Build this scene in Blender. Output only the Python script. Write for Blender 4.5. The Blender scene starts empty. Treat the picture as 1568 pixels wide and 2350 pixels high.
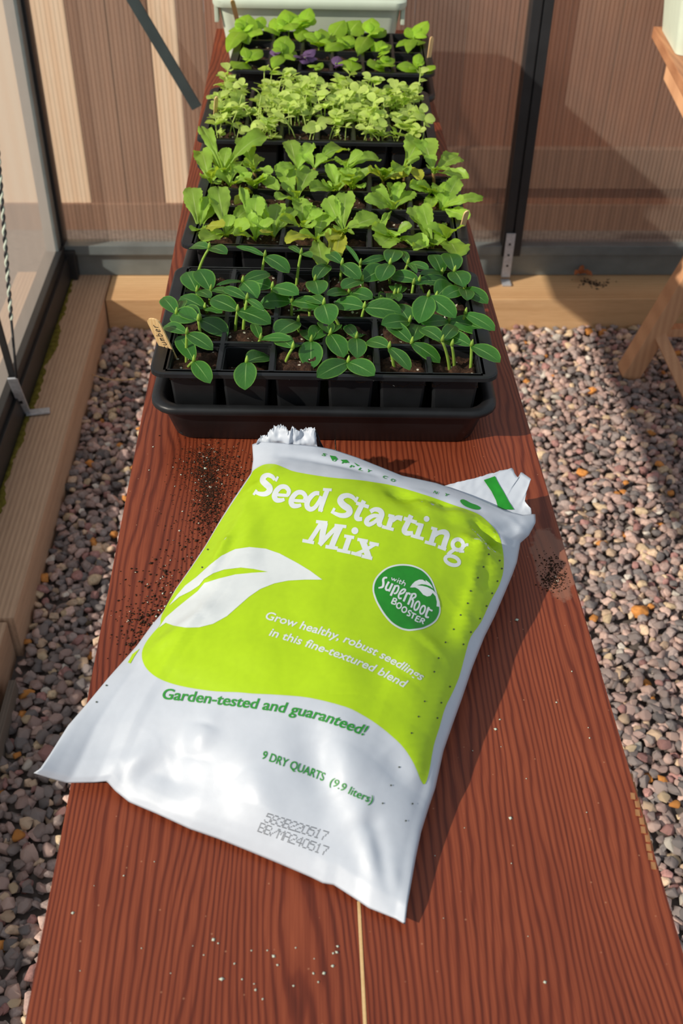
import bpy, bmesh, math, random
import numpy as np
from mathutils import Vector, Matrix, noise
from mathutils.bvhtree import BVHTree
from mathutils.geometry import tessellate_polygon

# ------------------------------------------------------------------ camera, world, sun, exposure
scene = bpy.context.scene
COL = scene.collection
F, CX, CY = 2420.0, 784.0, 1175.0
PITCH, YAW, ROLL = math.radians(40.0), math.radians(2.8), math.radians(1.29)
CAMZ, TZ = 1.430, 0.74
FW = Vector((math.sin(YAW) * math.cos(PITCH), math.cos(YAW) * math.cos(PITCH), -math.sin(PITCH)))
RT0 = Vector((math.cos(YAW), -math.sin(YAW), 0))
UP0 = RT0.cross(FW)
RT = RT0 * math.cos(ROLL) + UP0 * math.sin(ROLL)
UP = -RT0 * math.sin(ROLL) + UP0 * math.cos(ROLL)
CAM = Vector((0, 0, CAMZ))
cam_data = bpy.data.cameras.new('camera')
cam_data.sensor_fit = 'HORIZONTAL'
cam_data.sensor_width = 36.0
cam_data.lens = 36.0 * F / 1568.0
cam_data.clip_start = 0.02
cam_data.clip_end = 200
cam_data.dof.use_dof = True
cam_data.dof.focus_distance = 1.06
cam_data.dof.aperture_fstop = 15.0
cam = bpy.data.objects.new('camera', cam_data)
m = Matrix((RT, UP, -FW)).transposed().to_4x4()
m.translation = CAM
cam.matrix_world = m
COL.objects.link(cam)
scene.camera = cam

world = bpy.data.worlds.new('world')
scene.world = world
world.use_nodes = True
wn = world.node_tree
for n in list(wn.nodes):
    wn.nodes.remove(n)
w_out = wn.nodes.new('ShaderNodeOutputWorld')
w_bg = wn.nodes.new('ShaderNodeBackground')
w_bg.inputs['Color'].default_value = (0.78, 0.89, 1.0, 1)
w_bg.inputs['Strength'].default_value = 0.50
wn.links.new(w_bg.outputs[0], w_out.inputs[0])

sun_data = bpy.data.lights.new('sun', 'SUN')
sun_data.energy = 5.2
sun_data.color = (1.0, 0.92, 0.80)
sun_data.angle = math.radians(0.9)
sun = bpy.data.objects.new('sun', sun_data)
SUN_DIR = Vector((1.0, 0.50, -0.75)).normalized()
sun.rotation_euler = SUN_DIR.to_track_quat('-Z', 'Y').to_euler()
sun.location = (-3, -2, 3)
COL.objects.link(sun)

scene.view_settings.view_transform = 'Standard'
scene.view_settings.look = 'None'
scene.view_settings.gamma = 1.0
scene.view_settings.use_curve_mapping = False
scene.view_settings.exposure = 0.0
try:
    scene.cycles.transparent_max_bounces = 24
    scene.cycles.max_bounces = 10
except Exception:
    pass

# ------------------------------------------------------------------ helpers
def ray(x, y):
    return FW + RT * ((x - CX) / F) - UP * ((y - CY) / F)
def at_z(x, y, z):
    d = ray(x, y); return CAM + d * ((z - CAMZ) / d.z)
def at_y(x, y, Y):
    d = ray(x, y); return CAM + d * (Y / d.y)
def at_x(x, y, X):
    d = ray(x, y); return CAM + d * (X / d.x)
def proj(p):
    v = Vector(p) - CAM; z = v.dot(FW)
    return (CX + F * v.dot(RT) / z, CY - F * v.dot(UP) / z, z)

def lin(c):
    out = []
    for v in c:
        v = v / 255.0
        out.append(v / 12.92 if v <= 0.04045 else ((v + 0.055) / 1.055) ** 2.4)
    return (out[0], out[1], out[2], 1.0)

def link(o, parent=None):
    COL.objects.link(o)
    if parent is not None:
        o.parent = parent
    return o
def tag(o, label=None, cat=None, group=None, kind=None):
    if label: o['label'] = label
    if cat: o['category'] = cat
    if group: o['group'] = group
    if kind: o['kind'] = kind
    return o
def thing(name, loc, label, cat, group=None, rz=0.0):
    o = bpy.data.objects.new(name, None)
    o.empty_display_size = 0.02
    o.location = loc
    o.rotation_euler = (0, 0, rz)
    link(o)
    return tag(o, label, cat, group)
def mesh_obj(name, verts, faces, mat, parent=None, smooth=False, uvs=None, loc=None):
    me = bpy.data.meshes.new(name)
    me.from_pydata([tuple(v) for v in verts], [], faces)
    if uvs is not None:
        uvl = me.uv_layers.new(name='UVMap')
        idx = np.empty(len(me.loops), dtype=np.int32)
        me.loops.foreach_get('vertex_index', idx)
        uvl.data.foreach_set('uv', np.asarray(uvs, dtype=np.float32)[idx].ravel())
    if smooth:
        me.polygons.foreach_set('use_smooth', [True] * len(me.polygons))
    me.update()
    if mat is not None:
        me.materials.append(mat)
    o = bpy.data.objects.new(name, me)
    if loc is not None:
        o.location = loc
    return link(o, parent)
def obj_bm(name, bm, mat, parent=None, smooth=False, loc=None):
    me = bpy.data.meshes.new(name)
    bm.normal_update()
    bm.to_mesh(me); bm.free()
    if smooth:
        me.polygons.foreach_set('use_smooth', [True] * len(me.polygons))
    me.materials.append(mat)
    o = bpy.data.objects.new(name, me)
    if loc is not None:
        o.location = loc
    return link(o, parent)
def box_bm(bm, x0, x1, y0, y1, z0, z1, bevel=0.0):
    r = bmesh.ops.create_cube(bm, size=1.0)
    for v in r['verts']:
        v.co = Vector(((x0 + x1) / 2 + v.co.x * (x1 - x0), (y0 + y1) / 2 + v.co.y * (y1 - y0), (z0 + z1) / 2 + v.co.z * (z1 - z0)))
    if bevel > 0:
        es = set()
        for v in r['verts']:
            es.update(v.link_edges)
        bmesh.ops.bevel(bm, geom=list(es), offset=bevel, segments=2, affect='EDGES', profile=0.7)
def box(name, x0, x1, y0, y1, z0, z1, mat, parent=None, bevel=0.0):
    bm = bmesh.new()
    box_bm(bm, x0, x1, y0, y1, z0, z1, bevel)
    return obj_bm(name, bm, mat, parent)
def beam_bm(bm, a, b, w, h, ref=Vector((0, 0, 1)), bevel=0.003):
    a, b = Vector(a), Vector(b)
    d = (b - a); L = d.length; d.normalize()
    s = d.cross(ref)
    if s.length < 1e-4: s = d.cross(Vector((0, 1, 0)))
    s.normalize(); u = s.cross(d)
    before = set(bm.verts)
    box_bm(bm, -w / 2, w / 2, 0, L, -h / 2, h / 2, bevel)
    M = Matrix((s, d, u)).transposed()
    for v in bm.verts:
        if v not in before:
            v.co = a + M @ v.co
def tube(pts, radii, n=6):
    pts = [Vector(p) for p in pts]
    vs, fs = [], []
    prev = None
    for i, p in enumerate(pts):
        t = (pts[min(i + 1, len(pts) - 1)] - pts[max(i - 1, 0)])
        if t.length < 1e-9: t = Vector((0, 0, 1))
        t.normalize()
        if prev is None:
            a = t.orthogonal().normalized()
        else:
            a = (prev - t * prev.dot(t)).normalized()
        prev = a
        b = t.cross(a)
        r = radii[i] if hasattr(radii, '__len__') else radii
        for k in range(n):
            an = 2 * math.pi * k / n
            vs.append(p + (a * math.cos(an) + b * math.sin(an)) * r)
    for i in range(len(pts) - 1):
        for k in range(n):
            fs.append((i * n + k, i * n + (k + 1) % n, (i + 1) * n + (k + 1) % n, (i + 1) * n + k))
    fs.append(tuple(range(n - 1, -1, -1)))
    fs.append(tuple((len(pts) - 1) * n + k for k in range(n)))
    return vs, fs
def merge(parts):
    V, Fc = [], []
    for v, f in parts:
        o = len(V); V += list(v); Fc += [tuple(i + o for i in q) for q in f]
    return V, Fc
def bez(a, c, b, n):
    return [a * (1 - t) ** 2 + c * 2 * t * (1 - t) + b * t * t for t in [i / (n - 1) for i in range(n)]]
def rrect(hx, hy, r, z, seg=5, cx=0, cy=0):
    pts = []
    for sx, sy, a0 in ((1, 1, 0), (-1, 1, 90), (-1, -1, 180), (1, -1, 270)):
        for k in range(seg + 1):
            a = math.radians(a0 + 90 * k / seg)
            pts.append(Vector((cx + sx * (hx - r) + r * math.cos(a), cy + sy * (hy - r) + r * math.sin(a), z)))
    return pts
def loft(loops, cap0=True, cap1=True):
    n = len(loops[0]); V, Fc = [], []
    for l in loops: V += l
    for i in range(len(loops) - 1):
        for k in range(n):
            Fc.append((i * n + k, i * n + (k + 1) % n, (i + 1) * n + (k + 1) % n, (i + 1) * n + k))
    if cap0: Fc.append(tuple(range(n - 1, -1, -1)))
    if cap1: Fc.append(tuple((len(loops) - 1) * n + k for k in range(n)))
    return V, Fc

# ------------------------------------------------------------------ materials
class NT:
    def __init__(self, name):
        self.m = bpy.data.materials.new(name)
        self.m.use_nodes = True
        self.t = self.m.node_tree
        self.b = self.t.nodes['Principled BSDF']
        self.out = self.t.nodes['Material Output']
    def n(self, typ, **kw):
        nd = self.t.nodes.new(typ)
        for k, v in kw.items():
            if k.startswith('_'):
                setattr(nd, k[1:], v)
            else:
                nd.inputs[k.replace('__', ' ')].default_value = v
        return nd
    def l(self, a, b):
        self.t.links.new(a, b)
    def ramp(self, fac, stops, interp='LINEAR'):
        r = self.t.nodes.new('ShaderNodeValToRGB')
        r.color_ramp.interpolation = interp
        e = r.color_ramp.elements
        e[0].position, e[0].color = stops[0]
        e[1].position, e[1].color = stops[-1]
        for p, c in stops[1:-1]:
            x = e.new(p); x.color = c
        if fac is not None: self.l(fac, r.inputs[0])
        return r
    def coords(self, scale=(1, 1, 1), kind='Object'):
        tc = self.t.nodes.new('ShaderNodeTexCoord')
        mp = self.t.nodes.new('ShaderNodeMapping')
        mp.inputs['Scale'].default_value = scale
        self.l(tc.outputs[kind], mp.inputs[0])
        return mp.outputs[0]
    def noise(self, vec, scale, detail=3, rough=0.5, dist=0.0):
        nd = self.n('ShaderNodeTexNoise', Scale=scale, Detail=detail, Roughness=rough, Distortion=dist)
        if vec is not None: self.l(vec, nd.inputs['Vector'])
        return nd.outputs['Fac']
    def mixc(self, fac, a, b, blend='MIX'):
        mx = self.t.nodes.new('ShaderNodeMix'); mx.data_type = 'RGBA'; mx.blend_type = blend
        for s, v in ((mx.inputs[0], fac), (mx.inputs[6], a), (mx.inputs[7], b)):
            if hasattr(v, 'links') or hasattr(v, 'is_linked'): self.l(v, s)
            else: s.default_value = v
        return mx.outputs[2]
    def math(self, op, a, b=None):
        nd = self.t.nodes.new('ShaderNodeMath'); nd.operation = op
        for i, v in enumerate((a, b)):
            if v is None: continue
            if hasattr(v, 'is_linked'): self.l(v, nd.inputs[i])
            else: nd.inputs[i].default_value = v
        return nd.outputs[0]
    def bump(self, h, strength=0.3, dist=0.002):
        bp = self.n('ShaderNodeBump', Strength=strength, Distance=dist)
        self.l(h, bp.inputs['Height']); self.l(bp.outputs[0], self.b.inputs['Normal'])
        return bp.outputs[0]
    def set(self, color=None, rough=None, metal=None, spec=None):
        if color is not None:
            if hasattr(color, 'is_linked'): self.l(color, self.b.inputs['Base Color'])
            else: self.b.inputs['Base Color'].default_value = color
        if rough is not None:
            if hasattr(rough, 'is_linked'): self.l(rough, self.b.inputs['Roughness'])
            else: self.b.inputs['Roughness'].default_value = rough
        if metal is not None: self.b.inputs['Metallic'].default_value = metal
        if spec is not None: self.b.inputs['Specular IOR Level'].default_value = spec
        return self.m

def plain(name, rgb, rough=0.5, var=0.12, scale=40, metal=0.0, spec=0.5, bump=0.0):
    M = NT(name)
    c = lin(rgb)
    v = M.coords()
    f = M.noise(v, scale, 4)
    dk = tuple(x * (1 - var) for x in c[:3]) + (1,)
    lt = tuple(min(1, x * (1 + var)) for x in c[:3]) + (1,)
    r = M.ramp(f, [(0.3, dk), (0.7, lt)])
    if bump: M.bump(f, bump, 0.001)
    return M.set(r.outputs[0], rough, metal, spec)

def wood(name, dark, light, rough=0.55, axis='Y', scale=1.0, dist=3.0, bands=55, bump=0.15):
    M = NT(name)
    sc = {'Y': (1, 0.06, 1), 'X': (0.06, 1, 1), 'Z': (1, 1, 0.06)}[axis]
    v = M.coords(sc)
    w = M.n('ShaderNodeTexWave', Scale=bands * scale, Distortion=dist, Detail=3.0)
    w.inputs['Detail Scale'].default_value = 1.2
    w.bands_direction = {'Y': 'X', 'X': 'Y', 'Z': 'X'}[axis]
    M.l(v, w.inputs['Vector'])
    fine = M.noise(v, 420 * scale, 3, 0.6)
    big = M.noise(v, 9 * scale, 3, 0.55)
    f = M.math('ADD', M.math('MULTIPLY', w.outputs['Fac'], 0.20), M.math('ADD', M.math('MULTIPLY', fine, 0.35), M.math('MULTIPLY', big, 0.55)))
    r = M.ramp(f, [(0.25, lin(dark)), (0.85, lin(light))])
    M.bump(f, bump, 0.001)
    return M.set(r.outputs[0], rough)

def leaf_mat(name, base, vein, trans, rough=0.45, tmix=0.35, edge=None, ripple=0.25, tip=None):
    M = NT(name)
    tc = M.t.nodes.new('ShaderNodeTexCoord')
    sep = M.t.nodes.new('ShaderNodeSeparateXYZ'); M.l(tc.outputs['UV'], sep.inputs[0])
    u, v = sep.outputs[0], sep.outputs[1]
    a = M.math('ABSOLUTE', M.math('SUBTRACT', v, 0.5))
    mid = M.ramp(a, [(0.0, (1, 1, 1, 1)), (0.035, (0, 0, 0, 1))]).outputs[0]
    side = M.math('FRACT', M.math('MULTIPLY', M.math('SUBTRACT', u, M.math('MULTIPLY', a, 0.9)), 6.0))
    sd = M.ramp(side, [(0.0, (1, 1, 1, 1)), (0.09, (0, 0, 0, 1))]).outputs[0]
    fade = M.ramp(u, [(0.5, (1, 1, 1, 1)), (0.95, (0.0, 0.0, 0.0, 1))]).outputs[0]
    mask = M.math('MAXIMUM', M.math('MULTIPLY', mid, fade), M.math('MULTIPLY', sd, 0.15))
    oi = M.t.nodes.new('ShaderNodeObjectInfo')
    nz = M.noise(M.coords(), 90, 3)
    f = M.math('ADD', M.math('MULTIPLY', nz, 0.5), M.math('MULTIPLY', oi.outputs['Random'], 0.5))
    b = lin(base)
    r = M.ramp(f, [(0.2, tuple(x * 0.72 for x in b[:3]) + (1,)), (0.8, tuple(min(1, x * 1.25) for x in b[:3]) + (1,))]).outputs[0]
    if edge:
        em = M.ramp(a, [(0.42, (0, 0, 0, 1)), (0.5, (1, 1, 1, 1))]).outputs[0]
        r = M.mixc(M.math('MULTIPLY', em, 0.7), r, lin(edge))
    col = M.mixc(mask, r, lin(vein))
    nrm = M.bump(M.math('ADD', M.math('MULTIPLY', mask, -1.0), M.math('MULTIPLY', nz, ripple * 4)), 0.25, 0.0012)
    M.set(col, rough, 0, 0.4)
    tr = M.t.nodes.new('ShaderNodeBsdfTranslucent')
    tc2 = M.mixc(0.75, col, lin(trans))
    M.l(tc2, tr.inputs[0]); M.l(nrm, tr.inputs['Normal'])
    mx = M.n('ShaderNodeMixShader', Fac=tmix)
    M.l(M.b.outputs[0], mx.inputs[1]); M.l(tr.outputs[0], mx.inputs[2]); M.l(mx.outputs[0], M.out.inputs[0])
    return M.m

# painted board
def board_mat():
    M = NT('stained_board')
    tc = M.t.nodes.new('ShaderNodeTexCoord')
    sep = M.t.nodes.new('ShaderNodeSeparateXYZ'); M.l(tc.outputs['Object'], sep.inputs[0])
    wob = M.noise(M.coords((1, 0.16, 1)), 9, 2, 0.5)
    wob2 = M.noise(M.coords((1, 0.2, 1)), 30, 3, 0.6)
    xx = M.math('ADD', sep.outputs[0], M.math('ADD', M.math('MULTIPLY', wob, 0.11), M.math('MULTIPLY', wob2, 0.012)))
    sn = M.math('MULTIPLY', M.math('ADD', M.math('SINE', M.math('MULTIPLY', xx, 1080.0)), 1.0), 0.5)
    ring = M.ramp(sn, [(0.0, (0, 0, 0, 1)), (0.35, (0.72, 0.72, 0.72, 1)), (1.0, (1, 1, 1, 1))]).outputs[0]
    fine = M.noise(M.coords((1, 0.02, 1)), 700, 2, 0.6)
    blot = M.noise(M.coords((1, 0.35, 1)), 7, 4, 0.6)
    f = M.math('ADD', M.math('MULTIPLY', ring, 0.24), M.math('ADD', M.math('MULTIPLY', fine, 0.32), M.math('ADD', M.math('MULTIPLY', wob, 0.2), M.math('MULTIPLY', blot, 0.38))))
    r = M.ramp(f, [(0.30, lin((68, 25, 14))), (0.56, lin((114, 49, 29))), (0.80, lin((152, 76, 47)))]).outputs[0]
    sp = M.n('ShaderNodeTexVoronoi', Scale=75.0); M.l(M.coords(), sp.inputs['Vector'])
    spk = M.ramp(sp.outputs['Distance'], [(0.035, (1, 1, 1, 1)), (0.06, (0, 0, 0, 1))]).outputs[0]
    r = M.mixc(M.math('MULTIPLY', spk, 0.4), r, lin((205, 150, 115)))
    sx = M.math('DIVIDE', M.math('SUBTRACT', sep.outputs[0], at_z(1268, 1290, TZ).x - 0.035), 0.021)
    sy = M.math('DIVIDE', M.math('SUBTRACT', sep.outputs[1], at_z(1268, 1290, TZ).y - 1.2), 0.052)
    rr = M.math('ADD', M.math('MULTIPLY', sx, sx), M.math('MULTIPLY', sy, sy))
    rr = M.math('ADD', rr, M.math('MULTIPLY', M.math('SUBTRACT', M.noise(M.coords(), 60, 4, 0.6), 0.5), 1.6))
    dm = M.ramp(rr, [(0.75, (1, 1, 1, 1)), (0.95, (0, 0, 0, 1))]).outputs[0]
    r = M.mixc(M.math('MULTIPLY', dm, 0.55), r, lin((156, 112, 92)))
    M.bump(f, 0.12, 0.0008)
    rg = M.ramp(blot, [(0.3, (0.36, 0.36, 0.36, 1)), (0.7, (0.55, 0.55, 0.55, 1))]).outputs[0]
    return M.set(r, rg, 0, 0.35)

def pane_mat(name, haze_lo, haze_hi, tint, ribs=0, col=(205, 195, 185)):
    M = NT(name)
    lw = M.n('ShaderNodeLayerWeight', Blend=0.35)
    nz = M.noise(M.coords(), 6, 4, 0.6)
    sm = M.noise(M.coords((1, 1, 0.4)), 30, 3, 0.6)
    hz = M.math('ADD', M.math('MULTIPLY', lw.outputs['Facing'], haze_hi - haze_lo), haze_lo)
    hz = M.math('ADD', hz, M.math('MULTIPLY', M.math('SUBTRACT', M.math('ADD', nz, M.math('MULTIPLY', sm, 0.6)), 0.8), 0.12))
    if ribs:
        tc = M.t.nodes.new('ShaderNodeTexCoord')
        sep = M.t.nodes.new('ShaderNodeSeparateXYZ'); M.l(tc.outputs['Object'], sep.inputs[0])
        s = M.math('FRACT', M.math('MULTIPLY', sep.outputs[0], ribs))
        rb = M.ramp(s, [(0.0, (1, 1, 1, 1)), (0.22, (0, 0, 0, 1)), (0.8, (0, 0, 0, 1)), (1.0, (1, 1, 1, 1))]).outputs[0]
        hz = M.math('ADD', hz, M.math('MULTIPLY', rb, 0.20))
    else:
        rb = None
    hz = M.math('MINIMUM', M.math('MAXIMUM', hz, 0.0), 0.97)
    tr = M.t.nodes.new('ShaderNodeBsdfTransparent')
    tr.inputs[0].default_value = tint
    df = M.t.nodes.new('ShaderNodeBsdfDiffuse')
    tl = M.t.nodes.new('ShaderNodeBsdfTranslucent')
    c = lin(col)
    if rb is not None:
        cc = M.mixc(rb, c, lin((105, 85, 72)))
        M.l(cc, df.inputs[0]); M.l(cc, tl.inputs[0])
    else:
        df.inputs[0].default_value = c; tl.inputs[0].default_value = c
    m1 = M.n('ShaderNodeMixShader', Fac=0.5); M.l(df.outputs[0], m1.inputs[1]); M.l(tl.outputs[0], m1.inputs[2])
    m2 = M.t.nodes.new('ShaderNodeMixShader'); M.l(hz, m2.inputs[0]); M.l(tr.outputs[0], m2.inputs[1]); M.l(m1.outputs[0], m2.inputs[2])
    gl = M.n('ShaderNodeBsdfGlossy', Roughness=0.22)
    m3 = M.n('ShaderNodeMixShader', Fac=0.04)
    M.l(m2.outputs[0], m3.inputs[1]); M.l(gl.outputs[0], m3.inputs[2])
    M.l(m3.outputs[0], M.out.inputs[0])
    return M.m

def stone_mat(name, attr):
    M = NT(name)
    if attr:
        a = M.t.nodes.new('ShaderNodeAttribute'); a.attribute_name = 'Col'; base = a.outputs['Color']
    else:
        oi = M.t.nodes.new('ShaderNodeObjectInfo'); base = oi.outputs['Color']
    v = M.coords()
    nz = M.noise(v, 160 if attr else 150, 4, 0.65)
    r = M.ramp(nz, [(0.25, (0.62, 0.60, 0.60, 1)), (0.75, (1.2, 1.18, 1.16, 1))]).outputs[0]
    M.bump(nz, 0.5, 0.003)
    return M.set(M.mixc(1.0, base, r, 'MULTIPLY'), 0.75, 0, 0.3)

def soil_mat():
    M = NT('potting_mix')
    v = M.coords()
    nz = M.noise(v, 220, 5, 0.7)
    r = M.ramp(nz, [(0.3, lin((30, 20, 15))), (0.6, lin((78, 54, 40))), (0.8, lin((128, 96, 70)))]).outputs[0]
    vo = M.n('ShaderNodeTexVoronoi', Scale=190.0); M.l(v, vo.inputs['Vector'])
    sep = M.t.nodes.new('ShaderNodeSeparateColor'); M.l(vo.outputs['Color'], sep.inputs[0])
    pick = M.math('GREATER_THAN', sep.outputs[0], 0.84)
    dot = M.math('LESS_THAN', vo.outputs['Distance'], 0.30)
    r2 = M.mixc(M.math('MULTIPLY', pick, dot), r, lin((225, 215, 195)))
    M.bump(nz, 0.9, 0.004)
    return M.set(r2, 0.9, 0, 0.2)

def plastic_film(name, rgb, rough=0.44, var=0.03, spec=0.24):
    M = NT(name)
    c = lin(rgb)
    v = M.coords()
    n1 = M.noise(v, 38, 4, 0.55, 0.6)
    n2 = M.noise(v, 11, 3, 0.5, 1.0)
    h = M.math('ADD', M.math('MULTIPLY', n1, 0.35), M.math('MULTIPLY', n2, 0.9))
    M.bump(h, 0.14, 0.004)
    sc = M.noise(v, 160, 2)
    r = M.ramp(sc, [(0.3, tuple(x * (1 - var) for x in c[:3]) + (1,)), (0.7, c)]).outputs[0]
    return M.set(r, rough, 0, 0.5)

MAT = {}
MAT['board'] = board_mat()
MAT['board_edge'] = wood('raw_board_edge', (120, 70, 42), (196, 142, 92), 0.7)
MAT['leg_wood'] = wood('pale_leg_wood', (190, 136, 98), (228, 176, 132), 0.6, 'Z', 1.0, 1.5, 20)
MAT['rt_wood'] = wood('orange_table_wood', (150, 98, 66), (204, 148, 106), 0.6, 'Y', 1.0, 1.5, 20)
MAT['black'] = plain('black_plastic', (27, 28, 30), 0.42, 0.35, 30, 0, 0.4, 0.08)
MAT['black2'] = plain('black_tray_plastic', (29, 30, 32), 0.40, 0.35, 26, 0, 0.35, 0.05)
MAT['soil'] = soil_mat()
MAT['frame'] = plain('grey_green_frame', (118, 126, 126), 0.42, 0.12, 20, 0.2)
MAT['frame_mid'] = plain('slate_green_frame', (66, 77, 78), 0.45, 0.12, 20, 0.1)
MAT['frame_dark'] = plain('black_frame', (38, 39, 41), 0.45, 0.15, 20, 0.1)
MAT['galv'] = plain('galvanised_steel', (186, 188, 192), 0.45, 0.14, 120, 0.25)
MAT['sage'] = plain('sage_plastic', (206, 216, 196), 0.5, 0.04, 30)
MAT['label'] = wood('label_wood', (205, 160, 100), (238, 205, 152), 0.6, 'Z', 1.0, 0.6, 90, 0.05)
MAT['ink'] = plain('dark_ink', (38, 30, 26), 0.7)
MAT['film'] = plastic_film('white_film', (193, 199, 209))
MAT['film_in'] = plain('black_film_inside', (16, 16, 18), 0.4)
MAT['lime'] = plastic_film('lime_print', (172, 208, 0), 0.46, 0.05, 0.06)
MAT['white_ink'] = plastic_film('white_print', (214, 219, 220), 0.42)
MAT['green_ink'] = plastic_film('green_print', (28, 138, 30), 0.33, 0.12)
MAT['text_green'] = plastic_film('dark_green_print', (34, 138, 40), 0.5, 0.03, 0.06)
MAT['dot_ink'] = plain('stamp_ink', (70, 72, 76), 0.6)
MAT['hole'] = plain('pinhole_shade', (60, 70, 50), 0.6)
MAT['glass_left'] = pane_mat('left_glazing', 0.04, 0.86, (0.95, 0.95, 0.94, 1), 0, (200, 190, 180))
MAT['poly'] = pane_mat('ribbed_glazing', 0.24, 0.60, (0.98, 0.96, 0.94, 1), 95, (244, 220, 200))
MAT['stone_mass'] = stone_mat('gravel_stone', True)
MAT['stone'] = stone_mat('single_stone', False)
MAT['bed'] = plain('gravel_bed', (104, 94, 88), 0.9, 0.3, 60)
MAT['timber'] = wood('weathered_timber', (150, 120, 96), (218, 182, 150), 0.75, 'Y', 1.0, 2.5, 32, 0.3)
MAT['timber_x'] = wood('fresh_timber', (184, 136, 88), (244, 204, 154), 0.7, 'X', 1.0, 3.5, 26, 0.3)
MAT['grey_board'] = wood('grey_edging', (88, 80, 72), (128, 116, 104), 0.8)
MAT['fence_pale'] = wood('pale_fence', (244, 206, 168), (255, 236, 208), 0.8, 'Z', 1.0, 1.5, 8)
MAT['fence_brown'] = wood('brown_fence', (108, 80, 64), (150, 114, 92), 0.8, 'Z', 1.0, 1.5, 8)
MAT['fence_red'] = wood('red_brown_fence', (120, 74, 52), (160, 106, 78), 0.8, 'Z', 1.0, 1.5, 8)
MAT['moss'] = plain('moss', (112, 104, 44), 0.95, 0.4, 90, 0, 0.1, 0.6)
MAT['cuke'] = leaf_mat('cucumber_leaf', (56, 108, 42), (142, 184, 104), (120, 195, 15), 0.36, 0.28, (124, 178, 70))
MAT['cuke_stem'] = leaf_mat('cucumber_stem', (158, 190, 78), (158, 190, 78), (180, 220, 80), 0.5, 0.25)
MAT['broad'] = leaf_mat('broad_leaf', (158, 198, 76), (204, 224, 140), (215, 240, 50), 0.45, 0.45, None, 0.5)
MAT['broad_yellow'] = leaf_mat('yellowing_leaf', (190, 196, 66), (210, 214, 120), (215, 220, 50), 0.55, 0.4)
MAT['broad_stem'] = leaf_mat('ruddy_stem', (170, 140, 84), (170, 140, 84), (190, 150, 70), 0.5, 0.25)
MAT['basil'] = leaf_mat('basil_leaf', (158, 200, 54), (190, 216, 100), (200, 238, 24), 0.38, 0.44)
MAT['basil_purple'] = leaf_mat('purple_leaf', (112, 84, 124), (140, 112, 150), (140, 90, 150), 0.5, 0.25)
MAT['micro'] = leaf_mat('sprout_leaf', (208, 228, 122), (220, 234, 150), (222, 242, 100), 0.45, 0.45)

# ------------------------------------------------------------------ ground, timbers, greenhouse walls, fence
XL, YB = -0.62, 2.60
floor = box('floor', -3.5, 3.5, -1.0, 5.5, -0.10, -0.014, MAT['bed'])
tag(floor, 'ground under the gravel inside and outside the greenhouse', 'ground', kind='structure')

jy = at_z(20, 1420, 0.085).y
t1 = box('trim_1', -0.76, -0.508, jy + 0.002, 2.62, -0.03, 0.085, MAT['timber'], None, 0.004)
tag(t1, 'long weathered timber sleeper along the left glass wall', 'timber', kind='structure')
t2 = box('trim_2', -0.76, -0.520, -0.6, jy - 0.002, -0.03, 0.080, MAT['timber'], None, 0.004)
tag(t2, 'near timber sleeper end to end with the long left one', 'timber', kind='structure')
t3 = box('trim_3', -0.505, 2.0, 2.468, 2.70, -0.03, 0.083, MAT['timber_x'], None, 0.004)
tag(t3, 'pale timber sleeper along the back wall', 'timber', kind='structure')
t4 = box('trim_4', -0.506, -0.494, -0.6, 1.22, -0.03, 0.035, MAT['grey_board'], None, 0.001)
tag(t4, 'thin grey edging board against the left sleeper', 'edging', kind='structure')
ms = []
random.seed(4)
V, Fc = [], []
N = 260
for i in range(N):
    y = 0.7 + 1.88 * i / (N - 1)
    w = 0.003 + 0.022 * abs(noise.noise(Vector((y * 7, 0.3, 0)))) + 0.012 * abs(noise.noise(Vector((y * 45, 1.3, 0))))
    V += [Vector((XL + 0.012, y, 0.0862)), Vector((XL + 0.012 + w * 0.5, y, 0.0885)), Vector((XL + 0.012 + w, y, 0.0856))]
    if i:
        a = 3 * i
        Fc += [(a - 3, a - 2, a + 1, a), (a - 2, a - 1, a + 2, a + 1)]
tag(mesh_obj('moss', V, Fc, MAT['moss'], None, True), 'yellow green moss strip on the left sleeper', 'moss', kind='stuff')

def pane(name, x0, x1, y0, y1, z0, z1, mat):
    return box(name, x0, x1, y0, y1, z0, z1, mat)
wb = mesh_obj('wall_back', [(XL, YB + 0.012, 0.16), (2.2, YB + 0.012, 0.16), (2.2, YB + 0.012, 1.5), (XL, YB + 0.012, 1.5)], [(0, 1, 2, 3)], MAT['poly'])
tag(wb, 'ribbed translucent back wall of the greenhouse', 'wall', kind='structure')
wl = mesh_obj('wall_left', [(XL - 0.012, -0.7, 0.16), (XL - 0.012, YB, 0.16), (XL - 0.012, YB, 1.5), (XL - 0.012, -0.7, 1.5)], [(0, 1, 2, 3)], MAT['glass_left'])
tag(wl, 'hazy glass left wall of the greenhouse', 'wall', kind='structure')
bm = bmesh.new()
box_bm(bm, XL, 2.2, YB, YB + 0.04, 0.085, 0.148, 0.001)
box_bm(bm, XL, 2.2, YB - 0.014, YB + 0.03, 0.150, 0.176, 0.002)
obj_bm('bottom_rail', bm, MAT['frame'], wb)
bm = bmesh.new()
box_bm(bm, 0.538, 0.561, YB - 0.022, YB + 0.03, 0.15, 1.5, 0.002)
box_bm(bm, 0.565, 0.588, YB - 0.022, YB + 0.03, 0.15, 1.5, 0.002)
box_bm(bm, 0.560, 0.566, YB - 0.012, YB + 0.03, 0.15, 1.5, 0)
obj_bm('glazing_post', bm, MAT['frame_dark'], wb)
bm = bmesh.new()
a, b = Vector((-0.245, YB - 0.012, 0.535)), Vector((-0.68, YB - 0.012, 1.355))
beam_bm(bm, a, b, 0.006, 0.026, Vector((0, 1, 0)).cross((b - a).normalized()), 0.001)
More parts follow.
